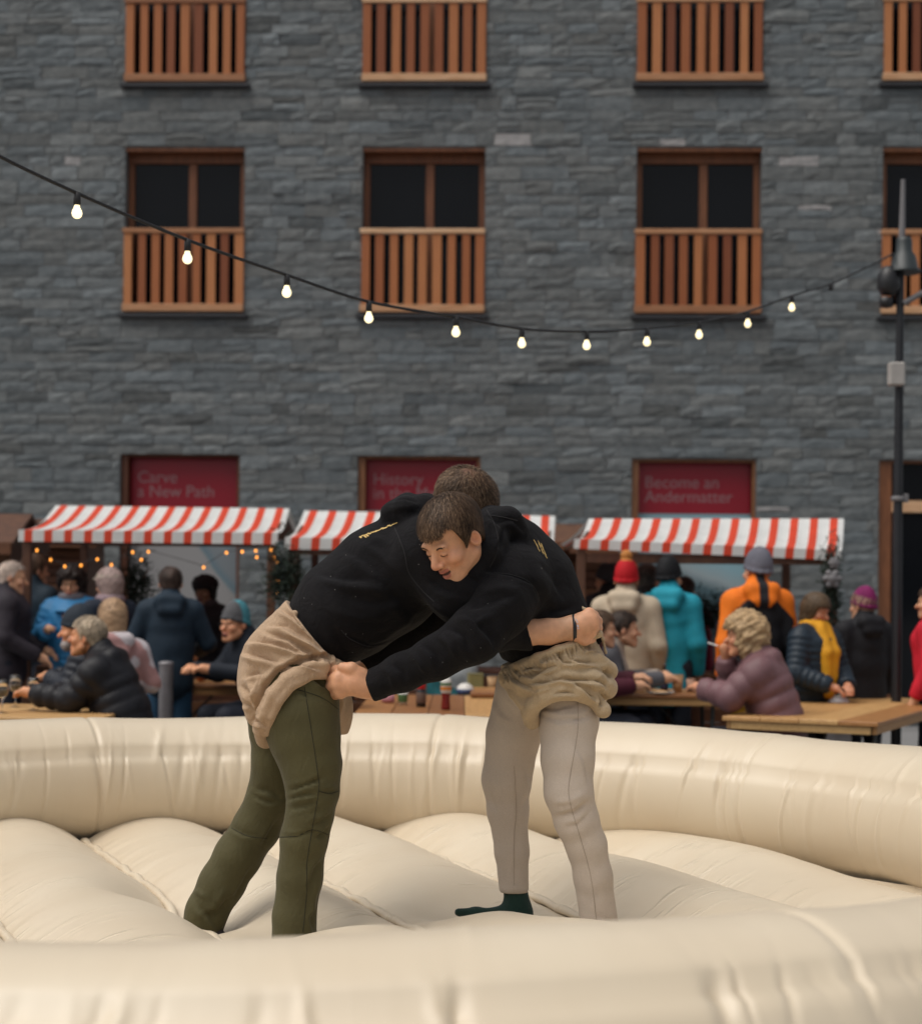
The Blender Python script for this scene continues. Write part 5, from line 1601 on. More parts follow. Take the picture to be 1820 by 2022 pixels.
person('woman in black fur hat and black coat facing the ring behind the stall', (404, 1168), 16.2, 165, 1.60, jacket=(0.010, 0.008, 0.010), hat=((0.010, 0.009, 0.011), 'fur'), hair=((0.012, 0.010, 0.010), 'bob'), tone=SKIN*0.35, jlen=0.4, scarf=((0.05, 0.04, 0.045), 'loop'))
person('laughing person in grey and teal beanie and glasses leaning on a table with a cup', (462, 1232), 13.9, 128, 1.70, 'sit', jacket=(0.010, 0.014, 0.022), hat=((0.06, 0.06, 0.065), 'beanie', lambda v: two_tone((0.075, 0.075, 0.08), (0.05, 0.19, 0.23), lambda q: (q[:, 1] < 0.0)*1.0, v)), lean=0.3, hyaw=14, mouth=True, extra=glasses, tone=SKIN*np.array([1.05, 0.92, 0.82]),
       arms={1: ((0.23, 0.28, 0.83), (0.10, 0.55, 0.87)), -1: ((-0.22, 0.24, 0.83), (-0.04, 0.50, 0.87))})
person('person in pale and teal jacket seated behind the wrestlers', (890, 1268), 14.9, 150, 1.68, 'sit', jacket=(0.03, 0.17, 0.18), hair=((0.06, 0.035, 0.02), 'bob'), jcol=lambda V, c, J, a: two_tone((0.36, 0.38, 0.38), (0.03, 0.15, 0.17), lambda v: (v[:, 2] < 0.86+0.5*v[:, 0])*1.0, V))
person('person in charcoal jacket seated at the sauce table, mostly hidden by the wrestlers', (632, 1262), 12.3, -75, 1.70, 'sit', jacket=(0.020, 0.018, 0.020), hair=((0.04, 0.025, 0.018), 'short'), lean=0.4,
       arms={-1: ((-0.22, 0.30, 0.80), (-0.14, 0.56, 0.83)), 1: ((0.22, 0.24, 0.80), (0.14, 0.55, 0.83))})
# --- right cluster
def mid_strip(V, c, J, a): return c
person('person in grey beanie half hidden behind the red bobble hat', (1198, 1146), 16.2, 25, 1.68, jacket=(0.016, 0.016, 0.020), hat=((0.045, 0.05, 0.06), 'beanie'), hyaw=20)
person('person in red bobble hat and cream fleece jacket with the back turned', (1237, 1146), 14.4, -12, 1.72, jacket=(0.46, 0.38, 0.28), hat=((0.40, 0.006, 0.012), 'bobble', lambda v: two_tone((0.42, 0.006, 0.012), (0.50, 0.20, 0.05), lambda q: (q[:, 2] > 0.148)*1.0, v)), wide=1.15, jlen=0.3, hood=True, scarf=((0.010, 0.012, 0.022), 'loop'))
person('grey-haired man in dark olive-brown jacket with his back turned', (1279, 1147), 14.9, -20, 1.74, jacket=(0.030, 0.026, 0.024), hair=((0.10, 0.085, 0.075), 'short'), jlen=0.2, hyaw=-15)
person('person in dark red jacket behind the turquoise coat', (1352, 1168), 15.9, -30, 1.66, jacket=(0.16, 0.008, 0.025), hair=((0.04, 0.025, 0.02), 'short'), jlen=0.25)
person('person in black hat and turquoise hooded coat with the back turned', (1322, 1141), 14.5, -14, 1.72, jacket=(0.015, 0.27, 0.36), hat=((0.007, 0.008, 0.010), 'beanie'), jlen=0.5, hood=True, hyaw=-20)
person('young dark-haired man in grey jacket and beige sweater seated in profile at a table', (1232, 1243), 13.7, -98, 1.76, 'sit', jacket=(0.075, 0.075, 0.085), hair=((0.035, 0.022, 0.016), 'short'), lean=0.28, hyaw=10,
       jcol=lambda V, c, J, a: two_tone((0.075, 0.075, 0.085), (0.36, 0.30, 0.25), lambda v: ((np.abs(v[:, 0]) < 0.09) & (v[:, 1] > 0.06))*1.0, V),
       arms={-1: ((-0.22, 0.25, 0.82), (-0.08, 0.52, 0.86)), 1: ((0.24, 0.24, 0.82), (0.12, 0.55, 0.85))})
person('person in maroon sweater seated beside the young man, face in profile', (1186, 1243), 13.2, -88, 1.68, 'sit', jacket=(0.060, 0.008, 0.018), hair=((0.09, 0.055, 0.035), 'short'), lean=0.2,
       arms={1: ((0.24, 0.16, 0.80), (0.16, 0.42, 0.82)), -1: ((-0.22, 0.2, 0.82), (-0.08, 0.46, 0.86))})
def ski_back(V, c, J, arm):
    o = np.array((0.75, 0.17, 0.010)); b = np.array((0.010, 0.010, 0.013))
    ax_ = np.abs(V[:, 0]); z = V[:, 2]
    back = (ax_ < 0.24) & (z < 1.40-1.0*np.abs(ax_-0.10))
    spine = (ax_ < 0.035) & (V[:, 1] < 0.05)
    low = (z < 1.06) & (ax_ < 0.24)
    w = (back | spine | low)[:, None]
    return np.where(w, b, o)
person('tall skier in orange and black jacket and grey beanie seen from behind', (1494, 1128), 13.6, 6, 1.84, jacket=(0.6, 0.17, 0.01), hat=((0.13, 0.13, 0.16), 'beanie'), jcol=ski_back, hood=True, wide=1.05, legs=(0.50, 0.26, 0.02), hyaw=18)
person('blonde woman in dark grey jacket standing beside the orange ski jacket', (1452, 1192), 14.8, 40, 1.62, jacket=(0.030, 0.032, 0.042), hair=((0.40, 0.28, 0.17), 'long'))
def cig(root, k, J, arm, hp_):
    m_ = MB(); h = arm[1][1]*k
    m_.tube([h+np.array([0.0, 0.06, 0.09]), h+np.array([0.03, 0.13, 0.11])], 0.005, 6); m_.build('cigarette', m_plain('paper', (0.7, 0.68, 0.66), 0.7), root)
person('woman with curly blonde hair in mauve quilted coat seated with a cigarette at her mouth', (1468, 1257), 12.1, 80, 1.70, 'sit', jacket=(0.155, 0.080, 0.088), jstyle='puffer', hair=((0.40, 0.27, 0.145), 'curly'), lean=0.25, hood=True, wide=1.14, quilt=0.10, tone=SKIN*np.array([0.95, 0.8, 0.72]),
       arms={1: ((0.20, 0.33, 0.82), (0.09, 0.36, 1.05)), -1: ((-0.20, 0.33, 0.82), (-0.06, 0.50, 0.86))}, extra=cig)
person('woman with brown bob in navy quilted jacket and long yellow scarf', (1612, 1206), 13.4, -142, 1.64, jacket=(0.012, 0.022, 0.034), jstyle='puffer', hair=((0.085, 0.055, 0.032), 'bob'), hyaw=10, hpitch=-14, scarf=((0.62, 0.29, 0.015), 'drape'), wide=1.08, tone=SKIN*np.array([0.85, 0.68, 0.62]),
       arms={1: ((0.28, 0.06, 1.08), (0.14, 0.30, 0.98)), -1: ((-0.27, 0.08, 1.06), (-0.06, 0.32, 0.98))}, legs=(0.012, 0.010, 0.012))
person('woman in magenta beanie and long black parka with her back turned beside the lamp post', (1702, 1197), 13.9, 22, 1.66, jacket=(0.010, 0.010, 0.013), hat=((0.17, 0.010, 0.085), 'beanie'), hair=((0.25, 0.15, 0.11), 'short'), jlen=0.75, hood=True, wide=1.2, hyaw=16)
person('person in red jacket with grey sleeve and red glove cut off by the right edge', (1838, 1190), 13.2, 60, 1.68, jacket=(0.50, 0.012, 0.028), hair=((0.10, 0.06, 0.04), 'short'), arms={1: ((0.27, -0.02, 1.14), (0.25, 0.06, 0.92))},
       jcol=lambda V, c, J, a: two_tone((0.50, 0.012, 0.028), (0.30, 0.30, 0.32), lambda v: ((v[:, 2] < 1.16) & (v[:, 0] > 0.15))*1.0, V))
# ================================================================== STALLS, TABLES AND SMALL THINGS
def m_awning():
    m, t, b = nt('striped_awning')
    uv = N(t, 'ShaderNodeTexCoord'); sx = N(t, 'ShaderNodeSeparateXYZ'); t.links.new(uv.outputs['UV'], sx.inputs[0])
    mu = N(t, 'ShaderNodeMath', operation='FRACT'); t.links.new(sx.outputs[0], mu.inputs[0])
    r = ramp(t, mu.outputs[0], [(0.0, (0.66, 0.67, 0.66)), (0.28, (0.70, 0.40, 0.28)), (0.295, (0.64, 0.050, 0.014)), (0.69, (0.70, 0.40, 0.28)), (0.705, (0.66, 0.67, 0.66))], 'CONSTANT')
    f = noise(t, coords(t), 5, 4)
    c = mixc(t, 1.0, r.outputs[0], ramp(t, f, [(0.3, (0.88,)*3), (0.7, (1.05,)*3)]).outputs[0], 'MULTIPLY')
    t.links.new(c, b.inputs['Base Color']); b.inputs['Roughness'].default_value = 0.7
    # thin cloth lets some light through
    tr = N(t, 'ShaderNodeBsdfTranslucent'); t.links.new(c, tr.inputs[0])
    mx = N(t, 'ShaderNodeMixShader'); mx.inputs[0].default_value = 0.15
    t.links.new(b.outputs[0], mx.inputs[1]); t.links.new(tr.outputs[0], mx.inputs[2])
    o = [n for n in t.nodes if n.type == 'OUTPUT_MATERIAL'][0]; t.links.new(mx.outputs[0], o.inputs[0])
    return m
M_awn = m_awning()
M_brown = m_wood('brown_timber', (0.050, 0.018, 0.009), (0.11, 0.042, 0.018), (2, 2, 0.6), 0.6)
M_board = m_wood('brown_board', (0.085, 0.030, 0.011), (0.17, 0.062, 0.022), (0.6, 3, 8), 0.6)
M_fir = m_plain('fir_green', (0.010, 0.022, 0.012), 0.8, 0.4, 30)
M_goods = [m_plain('goods%d' % i, c, 0.6) for i, c in enumerate([(0.30, 0.05, 0.03), (0.05, 0.12, 0.08), (0.35, 0.30, 0.22), (0.08, 0.07, 0.12)])]
def awning_sheet(name, A, B, C, D, nper, parent, sag=0.03, nu=52, nv=10, u0=0.0):
    """A,B back edge left/right, C,D front edge left/right"""
    A, B, C, D = [np.array(q, float) for q in (A, B, C, D)]
    V, F, UV = [], [], []
    for j in range(nv+1):
        v = j/nv
        for i in range(nu+1):
            u = i/nu
            p = (A*(1-u)+B*u)*(1-v)+(C*(1-u)+D*u)*v
            p = p+np.array([0, 0, -sag*math.sin(math.pi*v)*(0.8+0.2*math.cos(u*nper*2*math.pi))])
            V.append(p); UV.append((u*nper+u0, v))
    for j in range(nv):
        for i in range(nu):
            a = j*(nu+1)+i; F.append((a, a+nu+1, a+nu+2, a+1))
    o = mesh_np(name, V, F, M_awn, parent, True)
    ul = o.data.uv_layers.new(name='UVMap'); li = np.empty(len(o.data.loops), np.int32); o.data.loops.foreach_get('vertex_index', li)
    ul.data.foreach_set('uv', np.array(UV, np.float32)[li].ravel())
    return o
def stall(label, bl, br, fl, fr, dB, dF, vl, vr, nper, goods_seed):
    """photo corners of the roof: back ridge, front break, valance bottom"""
    A, B, C, D = at(*bl, dB), at(*br, dB), at(*fl, dF), at(*fr, dF)
    E, Fv = at(*vl, dF-0.01), at(*vr, dF-0.01)
    org = np.array([(C[0]+D[0])/2, (C[1]+A[1])/2, 0])
    root = empty('market_stall', tuple(org), 0, label, 'market stall', 'striped market stalls')
    A, B, C, D, E, Fv = [q-org for q in (A, B, C, D, E, Fv)]
    awning_sheet('awning', A, B, C, D, nper, root, 0.07)
    awning_sheet('valance', C+np.array([0, -0.004, 0]), D+np.array([0, -0.004, 0]), E, Fv, nper, root, 0.0, 52, 3)
    dy = A[1]-C[1]
    awning_sheet('back_awning', B+np.array([0, 0.004, 0]), A+np.array([0, 0.004, 0]), D+np.array([0, 2*dy, 0]), C+np.array([0, 2*dy, 0]), nper, root, 0.03)
    for (rg, fr_, sx) in ((A, C, 1), (B, D, -1)):            # boarded gable ends
        g = MB(); xo = 0.03*sx
        p0 = rg+np.array([xo, 0, -0.05]); p1 = fr_+np.array([xo, 0.05, -0.04]); p2 = fr_+np.array([xo, 2*dy-0.05, -0.04])
        tk = np.array([0.03*sx, 0, 0])
        g.add([p0, p1, p2, p0+tk, p1+tk, p2+tk], [(0, 1, 2), (5, 4, 3), (0, 3, 4, 1), (1, 4, 5, 2), (2, 5, 3, 0)]); g.build('gable', M_brown, root)
    for q, nm in ((C, 0), (D, 0)):
        for yy in (0.06, 2*dy-0.06):
            sx = 0.06 if q is C else -0.06
            p = MB(); x_ = q[0]+sx; p.box((x_-0.035, q[1]+yy-0.035, 0), (x_+0.035, q[1]+yy+0.035, q[2]-0.045), 0.004); p.build('post', M_brown, root)
    x0, x1 = C[0]+0.1, D[0]-0.1; zc = min(C[2], D[2])
    p = MB(); p.box((x0, C[1]+0.02, zc-0.12), (x1, C[1]+0.07, zc-0.04), 0.004); p.build('beam', M_brown, root)
    p = MB(); p.box((x0+0.03, C[1]+0.10, 0.86), (x1-0.03, C[1]+0.75, 0.90), 0.005); p.build('counter', M_board, root)
    nb = 7
    for k in range(nb):
        z0 = 0.03+k*0.118
        p = MB(); p.box((x0+0.02, C[1]+0.115, z0), (x1-0.02, C[1]+0.14, z0+0.112), 0.004); p.build('board', M_board, root)
    return root, org, (x0, x1, C[1])
s1 = stall('market stall with striped awning and amber fairy lights nearest the left edge', (110, 998), (571, 1004), (37, 1046), (549, 1052), 16.1, 14.9, (36, 1069), (547, 1075), 13, 1)
s2 = stall('market stall with striped awning behind the wrestlers\' heads', (601, 1008), (1096, 1019), (563, 1061), (1092, 1072), 16.1, 14.9, (561, 1085), (1090, 1087), 13, 2)
s3 = stall('market stall with striped awning above the orange ski jacket, right of the wrestlers', (1162, 1024), (1666, 1024), (1134, 1064), (1661, 1087), 15.6, 14.5, (1132, 1083), (1659, 1107), 13, 3)

def hut(label, x0, x1, y, ztop, zr, ov=0.15):
    root = empty('wooden_hut', ((x0+x1)/2, y, 0), 0, label, 'hut')
    w = (x1-x0)/2
    b = MB(); b.box((-w+0.02, 0.03, 0), (w-0.02, 1.0, ztop-0.02)); b.build('carcass', M_brown, root)
    z = 0.04; n = 0
    while z < ztop-0.10:
        p = MB(); p.box((-w, 0.0, z), (w, 0.028, z+0.082), 0.006); p.build('board', M_board, root); z += 0.092
    r = MB(); r.add([(-w-ov, -0.25, ztop-0.02), (w+ov, -0.25, ztop-0.02), (w+ov, 0.5, zr), (-w-ov, 0.5, zr), (w+ov, 1.25, ztop-0.02), (-w-ov, 1.25, ztop-0.02)] +
                    [(-w-ov, -0.25, ztop-0.07), (w+ov, -0.25, ztop-0.07), (w+ov, 0.5, zr-0.05), (-w-ov, 0.5, zr-0.05), (w+ov, 1.25, ztop-0.07), (-w-ov, 1.25, ztop-0.07)],
                    [(0, 1, 2, 3), (3, 2, 4, 5), (7, 6, 9, 8), (8, 9, 11, 10), (0, 6, 7, 1), (5, 4, 10, 11), (0, 3, 9, 6), (3, 5, 11, 9), (1, 7, 8, 2), (2, 8, 10, 4)])
    r.build('roof', M_brown, root)
    p = MB(); p.box((-w-ov, -0.285, ztop-0.12), (w+ov, -0.255, ztop+0.0), 0.005); p.build('fascia', M_board, root)
    return root
xa = at(1040, 1100, 17.6)[0]; xb = at(1188, 1100, 17.6)[0]
hut('brown boarded wooden hut between the middle and right stalls', xa, xb, 17.6, 2.06, 2.26)
xa = at(60, 1100, 18.6)[0]; xb = at(172, 1100, 18.6)[0]
hut('dark timber hut in shadow behind the left stall', xa, xb, 18.6, 2.10, 2.30)
xa = at(-190, 1080, 16.2)[0]; xb = at(20, 1080, 16.2)[0]
hut('brown wooden hut with sloping roof at the left edge of the market', xa, xb, 16.2, 1.98, 2.26, 0.08)

# festoon string between an anchor left of the frame and the lamp post
M_cable = m_plain('cable', (0.010, 0.010, 0.012), 0.6)
M_bulb = m_emit('lit_bulb', (1.0, 0.84, 0.50), 1.5)
bulb_px = [(152, 421), (370, 511), (566, 578), (728, 629), (900, 657), (1030, 679), (1158, 683), (1277, 676), (1380, 662), (1476, 640), (1563, 608)]
D0, DB_ = 7.24, 0.468
cab_pts = []
bl_pts = []
for n_i, (x, y) in enumerate(bulb_px):
    d = D0+DB_*n_i; q = at(x, y, d); bl_pts.append((q, d)); cab_pts.append(q+np.array([0, 0, 0.083]))
p0, p1 = cab_pts[0], cab_pts[1]
left = p0+(p0-p1)*1.6+np.array([0, 0, 0.10])
left2 = p0+(p0-p1)*0.8+np.array([0, 0, 0.025])
tail = [at(1640, 560, D0+DB_*11.1), at(1722, 522, D0+DB_*12.2)]
LPX, LPD = 1769, 13.4
endp = at(1764, 500, LPD)
poly = [left, left2]+cab_pts+tail+[endp]
sroot = empty('string_lights', tuple(cab_pts[0]*np.array([1, 1, 0])), 0, 'black festoon cable with lit warm round bulbs hanging across the square', 'string lights')
off = np.array(sroot.location)
mb = MB(); mb.tube([p-off for p in catmull([np.array(q) for q in poly])], 0.0075, 6); mb.build('cable', M_cable, sroot)
socks = [(q, True) for q, d in bl_pts]
bm_, sm_ = None, None
for i, (q, d) in enumerate(bl_pts):
    if bm_ is None:
        b = MB(); b.lathe([(0.0005, -0.022), (0.011, -0.019), (0.019, -0.011), (0.022, 0.0), (0.019, 0.012), (0.013, 0.023), (0.011, 0.034)], n=16); bo = b.build('bulb', M_bulb, sroot); bm_ = bo.data
        s = MB(); s.lathe([(0.0005, 0.088), (0.013, 0.086), (0.015, 0.06), (0.015, 0.034), (0.0005, 0.033)], n=12); s_o = s.build('socket', M_cable, bo); sm_ = s_o.data
    else:
        bo = bpy.data.objects.new('bulb', bm_); col.objects.link(bo); bo.parent = sroot
        s_o = bpy.data.objects.new('socket', sm_); col.objects.link(s_o); s_o.parent = bo
    bo.location = q-off
for q in [at(1640, 560, D0+DB_*11.1)]:
    b = MB(); b.lathe([(0.0005, -0.05), (0.015, -0.048), (0.015, 0.0), (0.0005, 0.002)], n=12); o = b.build('empty_socket', M_cable, sroot); o.location = q-off

# street lamp post
M_post = m_plain('grey_steel', (0.020, 0.021, 0.025), 0.45, 0.15, 6, metal=0.3)
M_post2 = m_plain('pale_steel', (0.15, 0.145, 0.15), 0.5, 0.1, 6)
M_lampg = m_plain('lamp_green_grey', (0.022, 0.030, 0.032), 0.4, 0.15, 6)
lp = at(LPX, 1400, LPD); lp0 = np.array([lp[0], lp[1], 0])
lamp = empty('street_lamp', tuple(lp0), 0, 'slim dark steel lamp post with clustered lamps at the right edge', 'street lamp')
def lz(y): return at(LPX, y, LPD)[2]
m_ = MB(); m_.tube([(0, 0, 0), (0, 0, lz(900)), (0.005, 0, lz(470))], [0.040, 0.034, 0.027], 14); m_.build('pole', M_post, lamp)
m_ = MB(); m_.tube([(0.012, 0, lz(470)), (0.018, 0, lz(354))], [0.026, 0.017], 12); m_.build('pole_tip', M_post2, lamp)
m_ = MB(); m_.lathe([(0.0005, lz(468)), (0.052, lz(469)), (0.060, lz(476)), (0.062, lz(497)), (0.085, lz(505)), (0.105, lz(528)), (0.125, lz(535)), (0.125, lz(539)), (0.09, lz(534)), (0.05, lz(533)), (0.0005, lz(533))], (0.03, 0, 0), 24); m_.build('lamp_shade', M_lampg, lamp)
m_ = MB(); m_.lathe([(0.0005, 0.0), (0.06, 0.01), (0.085, 0.06), (0.08, 0.16), (0.045, 0.22), (0.0005, 0.23)], (-0.09, -0.02, lz(585)), 16); m_.lathe([(0.0005, 0.0), (0.05, 0.01), (0.055, 0.08), (0.0005, 0.09)], (-0.11, -0.03, lz(610)), 14); m_.build('spotlight', M_blackmetal, lamp)
m_ = MB(); m_.tube([(0.02, -0.03, lz(600)), (0.25, -0.05, lz(566))], 0.022, 10); m_.build('side_arm', M_post2, lamp)
m_ = MB(); m_.box((-0.10, -0.12, lz(764)), (0.02, -0.03, lz(718)), 0.012); m_.build('junction_box', m_plain('box_grey', (0.36, 0.34, 0.32), 0.5), lamp)
m_ = MB(); m_.lathe([(0.044, -0.02), (0.052, -0.015), (0.052, 0.015), (0.044, 0.02)], (0, 0, lz(985)), 16); m_.box((0.04, -0.03, lz(992)), (0.075, 0.03, lz(975)), 0.005); m_.build('clamp', M_post2, lamp)

# bollard
bp = at(328, 1308, 13.9)
bo = empty('bollard', (bp[0], bp[1], 0), 0, 'galvanised grey steel bollard standing behind the table left of the wrestlers', 'bollard')
M_galv = m_plain('galvanised', (0.22, 0.21, 0.22), 0.5, 0.15, 12, metal=0.4)
m_ = MB(); m_.lathe([(0.058, 0), (0.056, bp[2]-0.02)], n=20); m_.build('tube', M_galv, bo)
m_ = MB(); m_.lathe([(0.06, bp[2]-0.019), (0.061, bp[2]-0.004), (0.05, bp[2]+0.006), (0.0005, bp[2]+0.012)], n=20); m_.build('cap', M_galv, bo)

# ------------------------------------------------------------------ beer tables and benches
M_table = m_wood('table_pine', (0.36, 0.175, 0.058), (0.52, 0.29, 0.11), (0.7, 9, 9), 0.45)
M_edge = m_wood('table_edge', (0.33, 0.16, 0.052), (0.46, 0.25, 0.09), (0.7, 9, 9), 0.5)
M_leg = m_plain('trestle_steel', (0.05, 0.055, 0.055), 0.45, 0.1, 8, metal=0.5)
def table(label, c, L, W, rz, z=0.76, apron=True):
    root = empty('beer_table', (c[0], c[1], 0), rz, label, 'table', 'pine beer tables')
    nb = 4; w = W/nb
    for k in range(nb):
        p = MB(); p.box((-L/2+random.uniform(-0.003, 0.003), -W/2+k*w+0.002, z-0.03), (L/2, -W/2+(k+1)*w-0.002, z-random.uniform(0, 0.0015)), 0.004); p.build('plank', M_table, root)
    for sy in (-1, 1):
        p = MB(); y0 = sy*(W/2-0.035)-0.015; p.box((-L/2+0.04, y0, z-0.085), (L/2-0.04, y0+0.03, z-0.031), 0.004); p.build('apron', M_edge, root)
    for sx in (-1, 1):
        p = MB(); p.box((sx*(L/2-0.035)-0.015, -W/2+0.055, z-0.085), (sx*(L/2-0.035)+0.015, W/2-0.055, z-0.031), 0.004); p.build('apron', M_edge, root)
        for sy in (-1, 1):
            x = sx*(L/2-0.35)
            p = MB(); p.tube([(x, sy*(W/2-0.10), z-0.09), (x, sy*(W/2-0.14), 0.35), (x, sy*(W/2-0.06), 0.0)], 0.016, 8); p.build('leg', M_leg, root)
        x = sx*(L/2-0.35)
        p = MB(); p.tube([(x, -(W/2-0.13), 0.30), (x, W/2-0.13, 0.30)], 0.012, 6); p.tube([(x, 0, 0.30), (sx*(L/2-0.75), 0, z-0.09)], 0.010, 6); p.build('brace', M_leg, root)
    return root
def bench(label, c, L, rz, z=0.47):
    root = empty('bench', (c[0], c[1], 0), rz, label, 'bench', 'pine benches')
    for k in range(2):
        p = MB(); p.box((-L/2, -0.13+k*0.132, z-0.03), (L/2, -0.004+k*0.132, z), 0.004); p.build('plank', M_table, root)
    for sx in (-1, 1):
        for sy in (-1, 1):
            p = MB(); p.tube([(sx*(L/2-0.3), sy*0.07, z-0.03), (sx*(L/2-0.3), sy*0.12, 0)], 0.014, 8); p.build('leg', M_leg, root)
    return root
def gp_(x, y, z): # photo direction down to height z
    q = at(x, y, 1.0)-C_O; t = (z-CAMZ)/q[2]; return C_O+q*t
def P2(p): return np.array([p[0], p[1]])
# wine table at lower left: its right end stops near x=205
ea = gp_(205, 1418, 0.76); 
t1 = table('pine beer table with wine glasses at the lower left', (ea[0]-1.10, ea[1]+0.62), 2.2, 1.24, R(-1))
ca = gp_(395, 1352, 0.80)
t2 = table('pine beer table in front of the navy coat, left of the wrestlers', (ca[0]+0.42, ca[1]+0.33), 2.2, 0.66, R(0), 0.80)
ca = gp_(850, 1412, 0.76)
t3 = table('pine beer table with sauce bottles seen between the wrestlers', (ca[0]-0.02, ca[1]+1.1), 2.2, 0.98, R(90))
ca = gp_(1325, 1372, 0.80)
t4 = table('pine beer table with plate and paper cups in front of the turquoise coat', (ca[0]-0.42, ca[1]+0.40), 2.2, 0.80, R(0), 0.80)
e1, e2 = gp_(1425, 1414, 0.76), gp_(1742, 1425, 0.76)
ang = math.atan2(e2[1]-e1[1], e2[0]-e1[0])
e3 = gp_(1612, 1377, 0.76)
wv = P2(e3)-P2(e1)
L5 = float(np.linalg.norm(P2(e2)-P2(e1)))
print('table5', e1, e2, e3, math.degrees(ang), L5, np.linalg.norm(wv))
bx = (P2(e2)-P2(e1))/L5; by = np.array([-bx[1], bx[0]])
# the short end faces the ring; the table runs away from it, turned to the right
dirv = wv/np.linalg.norm(wv)
rz5 = math.atan2(dirv[1], dirv[0])
side = np.array([dirv[1], -dirv[0]])
W5 = 1.04
c5 = P2(e1)+side*W5/2+dirv*1.35
t5 = table('bare pine beer table jutting towards the ring at the right', c5, 2.7, W5, rz5)
def ppl_bench(head, d, face, L, label, back=0.07):
    q = at(head[0], head[1], d); bench(label, (q[0], q[1]), L, 0)
q = at(200, 1300, 12.6); bench('pine bench behind the wine table', (q[0]-0.2, q[1]+0.6), 2.0, 0)
q = at(1240, 1300, 12.7); bench('pine bench beside the plate table', (q[0]-0.5, q[1]+0.1), 0.9, R(90))
q = at(1500, 1300, 12.15); bench('pine bench under the mauve coat', (q[0]+0.05, q[1]), 0.9, R(90))

# ------------------------------------------------------------------ things on the tables
TZ = 0.7605
M_gl = m_glass('clear_glass'); M_wine = m_glass('white_wine', (0.85, 0.68, 0.36)); M_wine.node_tree.nodes['Principled BSDF'].inputs['Transmission Weight'].default_value = 0.35
def wine(x, y, label, fill=0.35):
    q = gp_(x, y, TZ)
    root = empty('wine_glass', (q[0], q[1], TZ), 0, label, 'wine glass', 'white wine glasses on the wine table')
    m_ = MB(); m_.lathe([(0.034, 0.0), (0.034, 0.002), (0.006, 0.006), (0.004, 0.012), (0.004, 0.085), (0.012, 0.095), (0.030, 0.112), (0.040, 0.140), (0.041, 0.165), (0.035, 0.215), (0.0335, 0.215), (0.0392, 0.165), (0.0382, 0.141), (0.0285, 0.115), (0.008, 0.099), (0.0005, 0.098)], n=24); m_.build('glass', M_gl, root)
    m_ = MB(); m_.lathe([(0.0005, 0.099), (0.008, 0.100), (0.0280, 0.116), (0.0375, 0.142), (0.0382, 0.150), (0.0005, 0.150)], n=24); m_.build('wine', M_wine, root)
wine(30, 1396, 'tall stemmed glass of white wine, middle of three at the left edge')
wine(66, 1402, 'stemmed glass of white wine nearest the down jacket\'s hand')
wine(4, 1408, 'glass of white wine cut by the left edge of the photo')
def bottle(x, y, prof, cols_, label, name='bottle', cat='bottle', z=TZ):
    q = gp_(x, y, z)
    root = empty(name, (q[0], q[1], z), 0, label, cat)
    for nm, pr, mt in prof:
        m_ = MB(); m_.lathe(pr, n=22); m_.build(nm, mt, root)
    return root
M_ket = m_plain('ketchup_red', (0.16, 0.008, 0.006), 0.25); M_white = m_plain('white_plastic', (0.62, 0.60, 0.56), 0.4); M_redcap = m_plain('red_cap', (0.45, 0.012, 0.018), 0.4)
M_dark = m_plain('dark_glass', (0.012, 0.010, 0.012), 0.15); M_label = m_plain('orange_label', (0.50, 0.17, 0.02), 0.5); M_lab2 = m_plain('label_brown', (0.12, 0.07, 0.05), 0.5); M_green = m_plain('label_green', (0.06, 0.13, 0.04), 0.5)
M_paper = m_plain('kraft_paper', (0.42, 0.26, 0.13), 0.7); M_paper2 = m_plain('kraft_paper_pink', (0.45, 0.27, 0.19), 0.7)
bottle(880, 1402, [('bottle_body', [(0.0005, 0), (0.030, 0.002), (0.032, 0.02), (0.027, 0.07), (0.030, 0.115)], M_ket), ('cap', [(0.031, 0.1155), (0.037, 0.125), (0.038, 0.19), (0.030, 0.215), (0.014, 0.226), (0.0005, 0.228)], M_white), ('label', [(0.0382, 0.135), (0.0384, 0.136), (0.0384, 0.160), (0.0382, 0.161)], M_label), ('label', [(0.0384, 0.168), (0.0386, 0.169), (0.0382, 0.186), (0.0378, 0.187)], M_green)], None, 'ketchup squeeze bottle with white top and orange label on the sauce table')
bottle(831, 1396, [('bottle_body', [(0.0005, 0), (0.034, 0.002), (0.035, 0.06), (0.033, 0.115), (0.026, 0.125)], M_dark), ('cap', [(0.030, 0.126), (0.032, 0.13), (0.032, 0.175), (0.028, 0.19), (0.0005, 0.192)], M_redcap), ('label', [(0.0355, 0.03), (0.0360, 0.031), (0.0355, 0.10), (0.035, 0.101)], M_lab2)], None, 'dark sauce bottle with red cap on the sauce table')
bottle(795, 1392, [('cup_body', [(0.0005, 0), (0.030, 0.001), (0.038, 0.10), (0.036, 0.10), (0.029, 0.004), (0.0005, 0.004)], M_white), ('band', [(0.0325, 0.02), (0.0330, 0.021), (0.0372, 0.075), (0.0368, 0.076)], M_green)], None, 'white cup with green print beside the red-capped bottle', 'cup', 'cup')
bottle(766, 1388, [('lump', [(0.0005, 0.0), (0.045, 0.004), (0.052, 0.03), (0.040, 0.065), (0.0005, 0.075)], m_plain('pink_hand', (0.45, 0.20, 0.24), 0.6))], None, 'pink rounded lump standing for the hand at the charcoal sleeve', 'hand_lump', 'hand_lump')  # simple pink lump stands in for the hand lying on the table
